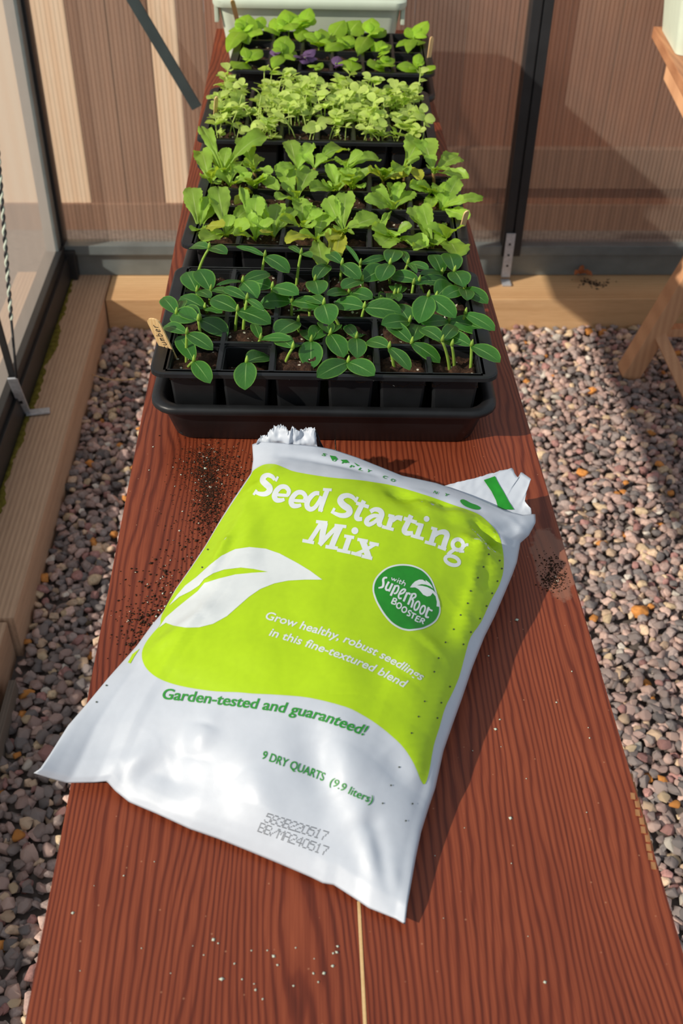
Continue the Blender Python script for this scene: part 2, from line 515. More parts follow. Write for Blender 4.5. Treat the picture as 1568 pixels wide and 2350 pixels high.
obj_bm('diagonal_brace', bm, MAT['frame_mid'], wb)
bm = bmesh.new()
box_bm(bm, XL - 0.036, XL + 0.004, YB - 0.012, YB + 0.036, 0.09, 1.5, 0.003)
obj_bm('corner_post', bm, MAT['frame_dark'], wb)
bm = bmesh.new()
box_bm(bm, XL - 0.02, XL + 0.03, YB - 0.03, YB + 0.01, 0.085, 0.165, 0.004)
obj_bm('corner_bracket', bm, MAT['frame_dark'], wb)
bm = bmesh.new()
box_bm(bm, XL - 0.04, XL + 0.012, -0.7, YB, 0.085, 0.150, 0.002)
box_bm(bm, XL - 0.04, XL + 0.004, -0.7, YB, 0.150, 0.178, 0.002)
obj_bm('bottom_rail', bm, MAT['frame_dark'], wl)
bm = bmesh.new()
box_bm(bm, XL - 0.036, XL - 0.004, YB - 0.050, YB - 0.012, 0.17, 1.5, 0.003)
obj_bm('side_flange', bm, MAT['frame'], wl)

# fence outside the back wall
YF = 3.10
fence = thing('wooden_fence', (0.5, YF, 0), 'board fence seen blurred through the ribbed back wall', 'fence')
def board(x0, x1, mat, z0=-0.05, z1=1.7, dy=0.0):
    return box('fence_board', x0 - 0.5 + 0.001, x1 - 0.5 - 0.001, dy, dy + 0.02, z0, z1, MAT[mat], fence, 0.002)
fx = [at_y(x, 300, YF).x for x in (-260, -60, 62, 188, 275, 365, 425, 485)]
for k, mt in enumerate(('fence_pale', 'fence_pale', 'fence_pale', 'fence_brown', 'fence_brown', 'fence_pale', 'fence_brown')):  # sunlit strips and upright shadow band put into pale and brown board colours
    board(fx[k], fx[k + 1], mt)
x = fx[-1]
while x < 2.8:
    board(x, x + 0.145, 'fence_red'); x += 0.145
zr = at_y(1300, 425, YF).z
zr2 = at_y(1300, 335, YF).z
box('fence_rail', fx[-1] - 0.5, 2.3, -0.028, 0.0, zr, zr2, MAT['fence_brown'], fence, 0.003)
box('gravel_board', -1.6, 2.3, -0.012, 0.0, -0.05, 0.07, MAT['fence_brown'], fence, 0.003)

# metal fittings
strap = thing('metal_strap', (0.555, YB - 0.03, 0.083), 'galvanised strap with holes screwed to the back post foot', 'bracket')
bm = bmesh.new()
beam_bm(bm, (0.001, 0.004, 0.135), (-0.001, -0.002, 0.012), 0.003, 0.024, Vector((1, 0, 0)), 0.001)
box_bm(bm, -0.013, 0.011, -0.034, 0.0, 0.001, 0.006, 0.001)
o = obj_bm('strap_body', bm, MAT['galv'], strap)
for dz in (0.105, 0.075, 0.045):
    bm = bmesh.new()
    r = bmesh.ops.create_cone(bm, cap_ends=True, segments=12, radius1=0.0032, radius2=0.0032, depth=0.004)
    bmesh.ops.rotate(bm, verts=bm.verts, matrix=Matrix.Rotation(math.pi / 2, 3, 'X'))
    bmesh.ops.translate(bm, verts=bm.verts, vec=(0.0, 0.0005 + (dz - 0.07) * 0.05, dz))
    obj_bm('screw_hole', bm, MAT['frame_dark'], strap)
p1 = at_x(28, 868, XL + 0.02); p2 = at_x(62, 948, XL + 0.03); p3 = at_z(92, 943, 0.088)
br = thing('angle_bracket', (p2.x, p2.y, 0.086), 'grey bent bracket screwed down on the left sleeper', 'bracket')
bm = bmesh.new()
off = Vector((p2.x, p2.y, 0.086))
q2 = at_z(60, 948, 0.09)
beam_bm(bm, p1 - off, q2 - off, 0.004, 0.020, Vector((1, 0, 0.2)), 0.001)
beam_bm(bm, q2 - off, Vector((q2.x + 0.05, q2.y + 0.01, 0.090)) - off, 0.020, 0.004, Vector((0, 0, 1)), 0.001)
obj_bm('bracket_body', bm, MAT['galv'], br)
pc0 = at_x(-6, 330, XL + 0.03); pc1 = at_x(26, 735, XL + 0.03); pc2 = at_x(38, 868, XL + 0.03)
cord = thing('twisted_cord', pc2, 'black and white twisted cord hanging by the left wall', 'cord')
def strand(ph):
    pts = []
    L = (pc1 - pc0).length; n = 110
    d = (pc1 - pc0).normalized(); a = d.orthogonal().normalized(); b2 = d.cross(a)
    for i in range(n):
        t = i / (n - 1)
        an = 2 * math.pi * t * L / 0.030 + ph
        pts.append(pc0.lerp(pc1, t) + (a * math.cos(an) + b2 * math.sin(an)) * 0.0022 - pc2)
    return tube(pts, 0.0026, 5)
v, f = strand(0); mesh_obj('dark_strand', v, f, MAT['frame_dark'], cord, True)
v, f = strand(math.pi); mesh_obj('white_strand', v, f, MAT['sage'], cord, True)
v, f = tube([pc1 - pc2, Vector((0, 0, 0))], 0.003, 6); mesh_obj('end_rod', v, f, MAT['frame_dark'], cord, True)
b0 = at_x(-40, 620, XL + 0.012); b1 = at_x(46, 925, XL + 0.012)
st = thing('strut_bar', b1, 'thin black bar slanting down to the left rail', 'bar')
bm = bmesh.new(); beam_bm(bm, b0 - b1, Vector((0, 0, 0)), 0.006, 0.014, Vector((1, 0, 0)), 0.001)
obj_bm('bar_body', bm, MAT['frame_dark'], st)

# ------------------------------------------------------------------ gravel
random.seed(11)
PAL = [((136, 122, 117), 26), ((150, 128, 121), 20), ((122, 113, 110), 20), ((168, 144, 134), 14), ((102, 97, 96), 10), ((186, 162, 138), 8), ((205, 182, 150), 5), ((144, 108, 103), 7), ((190, 128, 66), 2), ((212, 204, 192), 3)]
pal_c = [tuple(v * min(1.72, 0.74 / max(lin(c)[:3])) for v in lin(c)[:3]) + (1,) for c, w in PAL]; pal_w = [w for c, w in PAL]
def hull_stone(seed, npts, rounder):
    rnd = random.Random(seed)
    bm = bmesh.new()
    for i in range(npts):
        d = Vector((rnd.gauss(0, 1), rnd.gauss(0, 1), rnd.gauss(0, 1))).normalized()
        bm.verts.new(d * rnd.uniform(0.85, 1.0))
    r = bmesh.ops.convex_hull(bm, input=list(bm.verts))
    bmesh.ops.delete(bm, geom=[v for v in bm.verts if not v.link_faces], context='VERTS')
    if rounder:
        bmesh.ops.bevel(bm, geom=list(bm.edges), offset=0.13, segments=2, affect='EDGES', profile=0.5)
    bmesh.ops.triangulate(bm, faces=list(bm.faces))
    bm.normal_update()
    V = np.array([v.co[:] for v in bm.verts]); Fc = np.array([[l.vert.index for l in f.loops] for f in bm.faces])
    bm.verts.index_update()
    bm.free()
    return V, Fc
def hs(seed, npts, rounder):
    return hull_stone(seed, npts, rounder)
low = []
for i in range(14):
    rnd = random.Random(100 + i)
    bm = bmesh.new()
    for k in range(15):
        d = Vector((rnd.gauss(0, 1), rnd.gauss(0, 1), rnd.gauss(0, 1))).normalized()
        bm.verts.new(d * rnd.uniform(0.85, 1.05))
    bmesh.ops.convex_hull(bm, input=list(bm.verts))
    bmesh.ops.delete(bm, geom=[v for v in bm.verts if not v.link_faces], context='VERTS')
    bmesh.ops.bevel(bm, geom=list(bm.edges), offset=0.10, segments=1, affect='EDGES', clamp_overlap=True)
    bmesh.ops.triangulate(bm, faces=list(bm.faces))
    bm.verts.index_update()
    low.append((np.array([v.co[:] for v in bm.verts]), np.array([[v.index for v in f.verts] for f in bm.faces])))
    bm.free()
stones = []
step = 0.0138
y = -0.15
while y < 2.47:
    x = -0.50
    while x < 1.55:
        px_, py_ = x + random.uniform(-.5, .5) * step, y + random.uniform(-.5, .5) * step
        x += step
        under = -0.10 < px_ < 0.20 and py_ < 2.2
        if under and random.random() < 0.75: continue
        P = proj((px_, py_, 0))
        if P[2] < 0.1 or P[0] > 1568 + 260 or P[1] > 2350 + 420: continue
        s = random.uniform(0.0082, 0.0142)
        if random.random() < 0.10: s = random.uniform(0.013, 0.017)
        z = random.uniform(-0.012, 0.006)
        stones.append((px_, py_, z, s))
    y += step
def seen(st):
    P = proj(st[:3])
    if not (-8 < P[0] < 1576 and P[1] < 2358): return None
    # hidden by the table top?
    d = Vector(st[:3]) - CAM
    k = (TZ - CAMZ) / d.z
    q = CAM + d * k
    if -0.185 < q.x < 0.262 and q.y < 2.5: return None
    return P[2]
cand = []
for i, s_ in enumerate(stones):
    d = seen(s_)
    if d is not None and s_[2] > -0.003: cand.append((d - s_[3] * 12, i))
cand.sort()
single = set(i for d, i in cand[:300])
bulk_parts, bulk_f, bulk_c, off = [], [], [], 0
def rot_np(rnd):
    q = Matrix.Rotation(rnd.uniform(0, 6.28), 3, 'Z') @ Matrix.Rotation(rnd.uniform(-0.5, 0.5), 3, 'X') @ Matrix.Rotation(rnd.uniform(-0.5, 0.5), 3, 'Y')
    return q
for i, (sx, sy, sz, s) in enumerate(stones):
    if i in single: continue
    V, Fc = low[i % len(low)]
    R = np.array(rot_np(random))
    sc = np.array([s * random.uniform(0.9, 1.35), s * random.uniform(0.75, 1.0), s * random.uniform(0.5, 0.8)])
    W = (V * sc) @ R.T + np.array([sx, sy, sz])
    bulk_parts.append(W); bulk_f.append(Fc + off); off += len(V)
    c = random.choices(pal_c, pal_w)[0]; k = random.uniform(0.75, 1.2)
    bulk_c.append(np.tile(np.array([c[0] * k, c[1] * k, c[2] * k, 1.0]), (len(V), 1)))
BV = np.concatenate(bulk_parts); BF = np.concatenate(bulk_f); BC = np.concatenate(bulk_c)
me = bpy.data.meshes.new('gravel')
me.vertices.add(len(BV)); me.vertices.foreach_set('co', BV.astype(np.float32).ravel())
me.loops.add(BF.size); me.loops.foreach_set('vertex_index', BF.astype(np.int32).ravel())
me.polygons.add(len(BF)); me.polygons.foreach_set('loop_start', np.arange(0, BF.size, 3, dtype=np.int32))
me.update(calc_edges=True)
ca = me.color_attributes.new('Col', 'FLOAT_COLOR', 'POINT'); ca.data.foreach_set('color', BC.astype(np.float32).ravel())
me.polygons.foreach_set('use_smooth', np.ones(len(BF), dtype=bool))
me.materials.append(MAT['stone_mass']); me.validate()
g = link(bpy.data.objects.new('gravel', me))
tag(g, 'mauve grey gravel covering the greenhouse floor around the bench', 'gravel', kind='stuff')
stone_me = []
for i in range(12):
    rnd = random.Random(500 + i)
    bm = bmesh.new()
    for k in range(17):
        d = Vector((rnd.gauss(0, 1), rnd.gauss(0, 1), rnd.gauss(0, 1))).normalized()
        d = Vector((d.x * rnd.uniform(1.0, 1.2), d.y * 0.92, d.z * 0.70))
        bm.verts.new(d * rnd.uniform(0.88, 1.05))
    bmesh.ops.convex_hull(bm, input=list(bm.verts))
    bmesh.ops.delete(bm, geom=[v for v in bm.verts if not v.link_faces], context='VERTS')
    bmesh.ops.bevel(bm, geom=list(bm.edges), offset=0.17, segments=3, affect='EDGES', profile=0.5, clamp_overlap=True)
    me = bpy.data.meshes.new('pebble')
    bm.normal_update(); bm.to_mesh(me); bm.free()
    me.polygons.foreach_set('use_smooth', [True] * len(me.polygons))
    me.materials.append(MAT['stone']); stone_me.append(me)
tone = {0: 'grey', 1: 'pinkish', 2: 'grey', 3: 'pinkish', 4: 'dark grey', 5: 'cream', 6: 'cream', 7: 'reddish', 8: 'orange', 9: 'off-white'}
for i in sorted(single):
    sx, sy, sz, s = stones[i]
    o = bpy.data.objects.new('pebble', stone_me[i % 12])
    o.location = (sx, sy, max(sz, 0.0)); o.scale = (s, s, s * random.uniform(0.8, 1.05))
    o.rotation_euler = (random.uniform(-.4, .4), random.uniform(-.4, .4), random.uniform(0, 6.28))
    ci = random.choices(range(len(pal_c)), pal_w)[0]; c = pal_c[ci]; k = random.uniform(0.8, 1.15)
    o.color = (c[0] * k, c[1] * k, c[2] * k, 1)
    link(o)
    sd = 'left' if sx < 0 else 'right'
    nx = 'beside the near end of the bench, left of it' if sx < 0 else 'beside the near end of the bench, right of it'
    tag(o, '%s stone in the gravel %s' % (tone[ci], nx), 'stone', '%s stones in the gravel %s' % (tone[ci], nx))

# ------------------------------------------------------------------ bench
bench = thing('potting_bench', (0.035, 1.2, 0), 'long red-brown stained board bench carrying the trays and bag', 'bench')
BX0, BX1 = -0.181, 0.258
SEAM = at_z(838, 2350, TZ).x
def plank(name, x0, x1, mat):
    bm = bmesh.new()
    box_bm(bm, x0 - 0.035, x1 - 0.035, -1.22, 1.30, TZ - 0.022, TZ, 0.0012)
    return obj_bm(name, bm, mat, bench)
plank('tabletop_board', BX0, SEAM - 0.0007, MAT['board'])
plank('tabletop_board', SEAM + 0.0007, BX1, MAT['board'])
bm = bmesh.new(); box_bm(bm, SEAM - 0.0012 - 0.035, SEAM + 0.0010 - 0.035, -1.05, -0.807, TZ - 0.010, TZ + 0.0004, 0)
o = obj_bm('joint_strip', bm, MAT['label'], bench); o['label'] = 'pale open joint line'
for (x, y) in ((-0.13, -0.9), (0.14, -0.9), (-0.13, 1.2), (0.14, 1.2)):
    bm = bmesh.new(); box_bm(bm, x - 0.025, x + 0.025, y - 0.025, y + 0.025, 0.0, TZ - 0.022, 0.003)
    obj_bm('leg', bm, MAT['leg_wood'], bench)
# chipped raw spot on the right edge
bm = bmesh.new()
for k in range(9):
    yy = 0.425 + 0.012 * k / 1.6
    beam_bm(bm, (BX1 - 0.035 - 0.002 - 0.003 * random.random(), yy - 1.2 - 0.012, TZ + 0.0002), (BX1 - 0.035 + 0.0006, yy - 1.2 + 0.014, TZ - 0.004), 0.0035, 0.0015, Vector((0, 0, 1)), 0)
o = obj_bm('splintered_edge', bm, MAT['board_edge'], bench); o['label'] = 'pale splintered chip on the edge'

# ------------------------------------------------------------------ seed trays
ZR = 0.833 - TZ          # insert rim height above the bench
IW, ID = 0.364, 0.240
PX, PY = 0.0555, 0.0570
def outer_tray():
    W, D = 0.374, 0.252
    L = []
    L.append(rrect(W / 2 - 0.024, D / 2 - 0.020, 0.020, 0.000))
    L.append(rrect(W / 2 - 0.021, D / 2 - 0.017, 0.022, 0.003))
    L.append(rrect(W / 2 - 0.010, D / 2 - 0.008, 0.024, 0.0430))
    L.append(rrect(W / 2 - 0.002, D / 2 - 0.001, 0.028, 0.0435))
    L.append(rrect(W / 2, D / 2, 0.030, 0.0450))
    L.append(rrect(W / 2, D / 2, 0.030, 0.0490))
    L.append(rrect(W / 2 - 0.0015, D / 2 - 0.0015, 0.029, 0.0515))
    L.append(rrect(W / 2 - 0.005, D / 2 - 0.005, 0.027, 0.0525))
    L.append(rrect(W / 2 - 0.011, D / 2 - 0.0095, 0.023, 0.0520))
    L.append(rrect(W / 2 - 0.0145, D / 2 - 0.0125, 0.021, 0.050))
    L.append(rrect(W / 2 - 0.025, D / 2 - 0.021, 0.019, 0.004))
    return loft(L)
def cell_geo():
    a, h = 0.0252, ZR - 0.003
    L = [rrect(a - 0.004, a - 0.004, 0.004, 0.006, 2), rrect(a - 0.0012, a - 0.0012, 0.003, h - 0.001, 2), rrect(a + 0.0014, a + 0.0014, 0.003, h, 2),
         rrect(a + 0.0014, a + 0.0014, 0.003, h + 0.002, 2), rrect(a - 0.0002, a - 0.0002, 0.003, h + 0.002, 2), rrect(a - 0.0050, a - 0.0050, 0.003, 0.008, 2)]
    return loft(L)
def rim_geo():
    hx, hy = PX * 3 - 0.0005, PY * 2 - 0.0005
    seg = 5
    L = [rrect(hx, hy, 0.002, ZR - 0.0035, seg), rrect(IW / 2 - 0.001, ID / 2 - 0.001, 0.015, ZR - 0.0035, seg), rrect(IW / 2 + 0.0004, ID / 2 + 0.0004, 0.016, ZR - 0.0052, seg),
         rrect(IW / 2 + 0.0010, ID / 2 + 0.0010, 0.016, ZR - 0.0052, seg), rrect(IW / 2 + 0.0008, ID / 2 + 0.0008, 0.016, ZR - 0.001, seg), rrect(IW / 2 - 0.001, ID / 2 - 0.001, 0.015, ZR, seg), rrect(hx, hy, 0.002, ZR, seg)]
    V, Fc = loft(L, False, False)
    n = len(L[0])
    for k in range(n):
        Fc.append(((len(L) - 1) * n + k, (len(L) - 1) * n + (k + 1) % n, (k + 1) % n, k))
    parts = [(V, Fc)]
    def bx(x0, x1, y0, y1, z0, z1):
        vv = [Vector((x, y, z)) for x in (x0, x1) for y in (y0, y1) for z in (z0, z1)]
        return vv, [(0, 1, 3, 2), (4, 6, 7, 5), (0, 4, 5, 1), (2, 3, 7, 6), (0, 2, 6, 4), (1, 5, 7, 3)]
    for i in range(7):
        xx = (i - 3) * PX; w = 0.0022
        parts.append(bx(xx - w, xx + w, -hy, hy, ZR - 0.004, ZR + (0.0004 if 0 < i < 6 else 0.0)))
    for j in range(5):
        yy = (j - 2) * PY; w = 0.0022
        parts.append(bx(-hx, hx, yy - w, yy + w, ZR - 0.004, ZR + (0.0002 if 0 < j < 4 else 0.0)))
    return merge(parts)
ot_v, ot_f = outer_tray(); ce_v, ce_f = cell_geo(); ri_v, ri_f = rim_geo()
TRAYS = []   # (FL, FR, name words)
specs = [
    ((-0.155, 0.938), (0.204, 0.926), 'cucumber seedlings', 'frontmost tray, behind the bag', 0.0),
    ((-0.151, 1.233), (0.215, 1.213), 'broad-leaved seedlings', 'second tray back from the bag', 0.0),
    ((-0.159, 1.588), (0.214, 1.575), 'pale sprouts', 'third tray back from the bag', 0.0),
    ((-0.129, 1.915), (0.245, 1.899), 'basil seedlings', 'rearmost tray, before the sage planter', 0.0)]
tray_me = cell_me = rim_me = None
SOIL_DEPTH = [0.006, 0.008, 0.008, 0.010]
for ti, (fl, fr, plant, where, _) in enumerate(specs):
    ang = math.atan2(fr[1] - fl[1], fr[0] - fl[0])
    mid = Vector(((fl[0] + fr[0]) / 2, (fl[1] + fr[1]) / 2, TZ))
    c = mid + Vector((-math.sin(ang), math.cos(ang), 0)) * (ID / 2)
    TRAYS.append((c, ang))
    t = thing('watering_tray', c, 'black plastic watering tray under the %s, %s' % (plant, where.split(',')[0]), 'tray', 'black watering trays in a row on the bench', ang)
    if tray_me is None:
        o = mesh_obj('tray_body', ot_v, ot_f, MAT['black2'], t, True); tray_me = o.data
    else:
        o = bpy.data.objects.new('tray_body', tray_me); link(o, t)
    md = o.modifiers.new('edge', 'EDGE_SPLIT'); md.split_angle = math.radians(50)
    ins = thing('cell_tray', c + Vector((0, 0, 0.004)), 'black cell tray of %s, %s' % (plant, where), 'seed tray', 'black cell trays in a row on the bench', ang)
    if rim_me is None:
        o = mesh_obj('rim', [v - Vector((0, 0, 0.004)) for v in ri_v], ri_f, MAT['black'], ins); rim_me = o.data
    else:
        link(bpy.data.objects.new('rim', rim_me), ins)
    for j in range(4):
        for i in range(6):
            if cell_me is None:
                o = mesh_obj('cell', [v - Vector((0, 0, 0.004)) for v in ce_v], ce_f, MAT['black'], ins); cell_me = o.data
            else:
                o = link(bpy.data.objects.new('cell', cell_me), ins)
            o.location = ((i - 2.5) * PX, (j - 1.5) * PY, 0)
    # potting mix in the cells
    SV, SF = [], []
    rnd = random.Random(40 + ti)
    for j in range(4):
        for i in range(6):
            n = 15; o0 = len(SV); base = ZR - SOIL_DEPTH[ti] - rnd.uniform(0, 0.007) - (0.010 if (ti, j, i) == (0, 0, 1) else 0)
            a = 0.0246 - (0.0022 if (ti, j, i) == (0, 0, 1) else 0)
            for q in range(n):
                for p in range(n):
                    xx = (i - 2.5) * PX + a * (2 * p / (n - 1) - 1); yy = (j - 1.5) * PY + a * (2 * q / (n - 1) - 1)
                    e = min(p, q, n - 1 - p, n - 1 - q)
                    zz = base + 0.007 * noise.noise(Vector((xx * 90 + ti * 7, yy * 90, 1.7))) + 0.003 * noise.noise(Vector((xx * 330, yy * 330, ti))) - (0.004 if e == 0 else 0)
                    SV.append(Vector((xx, yy, zz)))
            for q in range(n - 1):
                for p in range(n - 1):
                    k = o0 + q * n + p; SF.append((k, k + 1, k + n + 1, k + n))
    so = mesh_obj('potting_soil', SV, SF, MAT['soil'], None, True, None, c); so.rotation_euler = (0, 0, ang)
    tag(so, 'dark potting mix flecked with white in the cells of the %s tray' % plant.split()[0], 'soil', kind='stuff')
def cell_of(ti, p):
    c, ang = TRAYS[ti]
    d = Vector((p.x - c.x, p.y - c.y))
    x = d.x * math.cos(ang) + d.y * math.sin(ang); y = -d.x * math.sin(ang) + d.y * math.cos(ang)
    i = min(5, max(0, int(math.floor(x / PX + 3)))); j = min(3, max(0, int(math.floor(y / PY + 2))))
    return i, j, x, y
ORD = ['first', 'second', 'third', 'fourth', 'fifth', 'sixth']
ROW = ['front row', 'second row', 'third row', 'back row']

# ------------------------------------------------------------------ plants
def leaf_geo(a, b, width, nrm, arch, fold, kind, nu=11, nv=7, twist=0.0, wav=0.0, seed=0):
    a, b = Vector(a), Vector(b)
    d = b - a; L = max(d.length, 1e-4); dn = d / L
    n = (nrm - dn * nrm.dot(dn))
    if n.length < 1e-3: n = dn.orthogonal()
    n.normalize()
    mid = bez(a, (a + b) / 2 + n * arch * L, b, nu)
    V, UV, Fc = [], [], []
    for i, p in enumerate(mid):
        u = i / (nu - 1)
        t = (mid[min(i + 1, nu - 1)] - mid[max(i - 1, 0)]).normalized()
        s = t.cross(n).normalized(); nn = s.cross(t)
        if kind == 'oval':       # seed leaf: broad ellipse with short neck
            w = math.sin(math.pi * min(1, u * 0.97 + 0.03)) ** 0.62 * (0.80 + 0.28 * u)
            if u < 0.10: w *= u / 0.10 * 0.75 + 0.25
        elif kind == 'spoon':    # long stalk widening to a blunt blade
            w = 0.13 + 0.87 * (1 / (1 + math.exp(-(u - 0.42) * 10)))
            w *= math.sqrt(max(0, 1 - max(0, (u - 0.62) / 0.385) ** 2.4))
        elif kind == 'basil':
            w = math.sin(math.pi * u ** 0.85) ** 0.72
            if u < 0.06: w = 0.08
        else:                    # round sprout leaf on a thin stalk
            w = math.sin(math.pi * min(1, max(0, u) ** 1.1)) ** 0.55
        w = max(w, 0.02) * width / 2
        for k in range(nv):
            v = 2 * k / (nv - 1) - 1
            rip = wav * L * noise.noise(Vector((u * 5 + seed * 3.1, v * 2.2, seed * 1.7)))
            edge = 1.0
            if kind == 'spoon' and abs(v) > 0.95 and i % 2 and u > 0.4: edge = 0.90
            V.append(p + s * (v * w * edge) + nn * (fold * abs(v) ** 1.4 * w + rip * (0.3 + abs(v))))
            UV.append((u, v * 0.5 + 0.5))
    for i in range(nu - 1):
        for k in range(nv - 1):
            q = i * nv + k
            Fc.append((q, q + 1, q + nv + 1, q + nv))
    return V, Fc, UV
def tip_point(node, px, L, dz0=0.0, lo=-0.03, hi=0.045):
    best, bp = 1e9, None
    for k in range(61):
        dz = lo + (hi - lo) * k / 60
        p = at_z(px[0], px[1], node.z + dz)
        c = ((p - node).length - L) ** 2 + 0.25 * (dz - dz0) ** 2
        if c < best: best, bp = c, p
    return bp
TOCAM = (CAM - Vector((0, 1.3, 0.85))).normalized()
counts = {}
def plant(name, label, cat, group, ti, base_px, soil_z, node_px, leaves, kind, mats, stem_r, target, seed):
    rnd = random.Random(seed)
    base = at_z(base_px[0], base_px[1], soil_z)
    c, ang = TRAYS[ti]
    i, j, x, y = cell_of(ti, base)
    x = min(max(x, -3 * PX + 0.006), 3 * PX - 0.006); y = min(max(y, -2 * PY + 0.006), 2 * PY - 0.006)
    # keep the stem off the ribs between cells
    cx_, cy_ = (i - 2.5) * PX, (j - 1.5) * PY
    x = min(max(x, cx_ - 0.021), cx_ + 0.021); y = min(max(y, cy_ - 0.021), cy_ + 0.021)
    base = Vector((c.x + x * math.cos(ang) - y * math.sin(ang), c.y + x * math.sin(ang) + y * math.cos(ang), soil_z - 0.004))
    if node_px is None:
        node = base + Vector((0, 0, 0.008))
    else:
        node = at_y(node_px[0], node_px[1], base.y)
        hmax = {'oval': 0.062, 'basil': 0.05}.get(kind, 0.03)
        hmin = {'oval': 0.022, 'basil': 0.024}.get(kind, 0.008)
        h = node.z - base.z
        if h > hmax or h < hmin:
            node = at_z(node_px[0], node_px[1], base.z + min(max(h, hmin), hmax))
    root = thing(name, base, label, cat, group)
    ctl = Vector((base.x * 0.65 + node.x * 0.35, base.y * 0.65 + node.y * 0.35, base.z * 0.35 + node.z * 0.65))
    v, f = tube([p - base for p in bez(base, ctl, node, 7)], [stem_r * (1.0 - 0.25 * k / 6) for k in range(7)], 7)
    mesh_obj('stem', v, f, MAT[mats[1]], root, True)
    for li, lf in enumerate(leaves):
        tx, ty, w = lf[:3]; opt = lf[3] if len(lf) > 3 else {}
        start = node
        if kind == 'basil': start = node - Vector((0, 0, 0.012 * rnd.random()))
        L = opt.get('L', target * (0.8 + 0.4 * min(1.2, w / 26.0)) if kind != 'oval' else target)
        lo = -0.03
        if kind != 'oval' and ty < 640: lo = max(-0.03, min(0.04, TZ + ZR + 0.003 - start.z))
        tp = tip_point(start, (tx, ty), L, opt.get('dz', 0.0), lo)
        nrm = Vector((0, 0, 1)) * 0.75 + TOCAM * 0.5 + Vector((rnd.uniform(-.15, .15), rnd.uniform(-.15, .15), 0))
        arch = opt.get('arch', {'oval': 0.13, 'spoon': 0.16, 'basil': 0.22}[kind])
        fold = {'oval': 0.16, 'spoon': 0.30, 'basil': -0.25}[kind] * rnd.uniform(0.6, 1.3)
        wav = {'oval': 0.018, 'spoon': 0.075, 'basil': 0.035}[kind]
        w *= {'oval': 1.0, 'spoon': 1.30, 'basil': 1.32}[kind]
        V, Fc, UV = leaf_geo(start - base, tp - base, w / 1000.0, nrm, arch, fold, kind, 20 if kind == 'spoon' else 12, 7, 0, wav, seed * 1.3 + li)
        o = mesh_obj('leaf', V, Fc, MAT[opt.get('mat', mats[0])], root, True, UV)
    if kind == 'basil' and len(leaves) > 2:
        for q in range(3):
            a_ = rnd.uniform(0, 6.28); l_ = rnd.uniform(0.018, 0.030)
            st_ = node + Vector((0, 0, rnd.uniform(-0.006, 0.006)))
            tp = st_ + Vector((math.cos(a_) * l_, math.sin(a_) * l_, rnd.uniform(-0.004, 0.012)))
            V, Fc, UV = leaf_geo(st_ - base, tp - base, l_ * 0.72, Vector((0, -0.5, 1)), 0.22, -0.25, kind, 12, 7, 0, 0.03, seed + 3.3 * q)
            mesh_obj('leaf', V, Fc, MAT[mats[0]], root, True, UV)
    if kind == 'spoon':
        for q in range(2):
            a_ = rnd.uniform(0, 6.28); l_ = rnd.uniform(0.026, 0.042)
            tp = node + Vector((math.cos(a_) * l_ * 0.7, math.sin(a_) * l_ * 0.7, l_ * rnd.uniform(0.3, 0.8)))
            V, Fc, UV = leaf_geo(node - base, tp - base, rnd.uniform(0.016, 0.022), Vector((0, -0.3, 1)), 0.25, 0.35, kind, 12, 7, 0, 0.06, seed + 7.7 * q)
            mesh_obj('leaf', V, Fc, MAT[mats[0]], root, True, UV)
    # a tiny bud between the leaves
    if kind == 'oval':
        bp = node - base
        v, f = tube([bp, bp + Vector((0.0005, 0, 0.004)), bp + Vector((0.001, 0, 0.008))], [0.0022, 0.0018, 0.0006], 6)
        mesh_obj('bud', v, f, MAT[mats[1]], root, True)
    return root

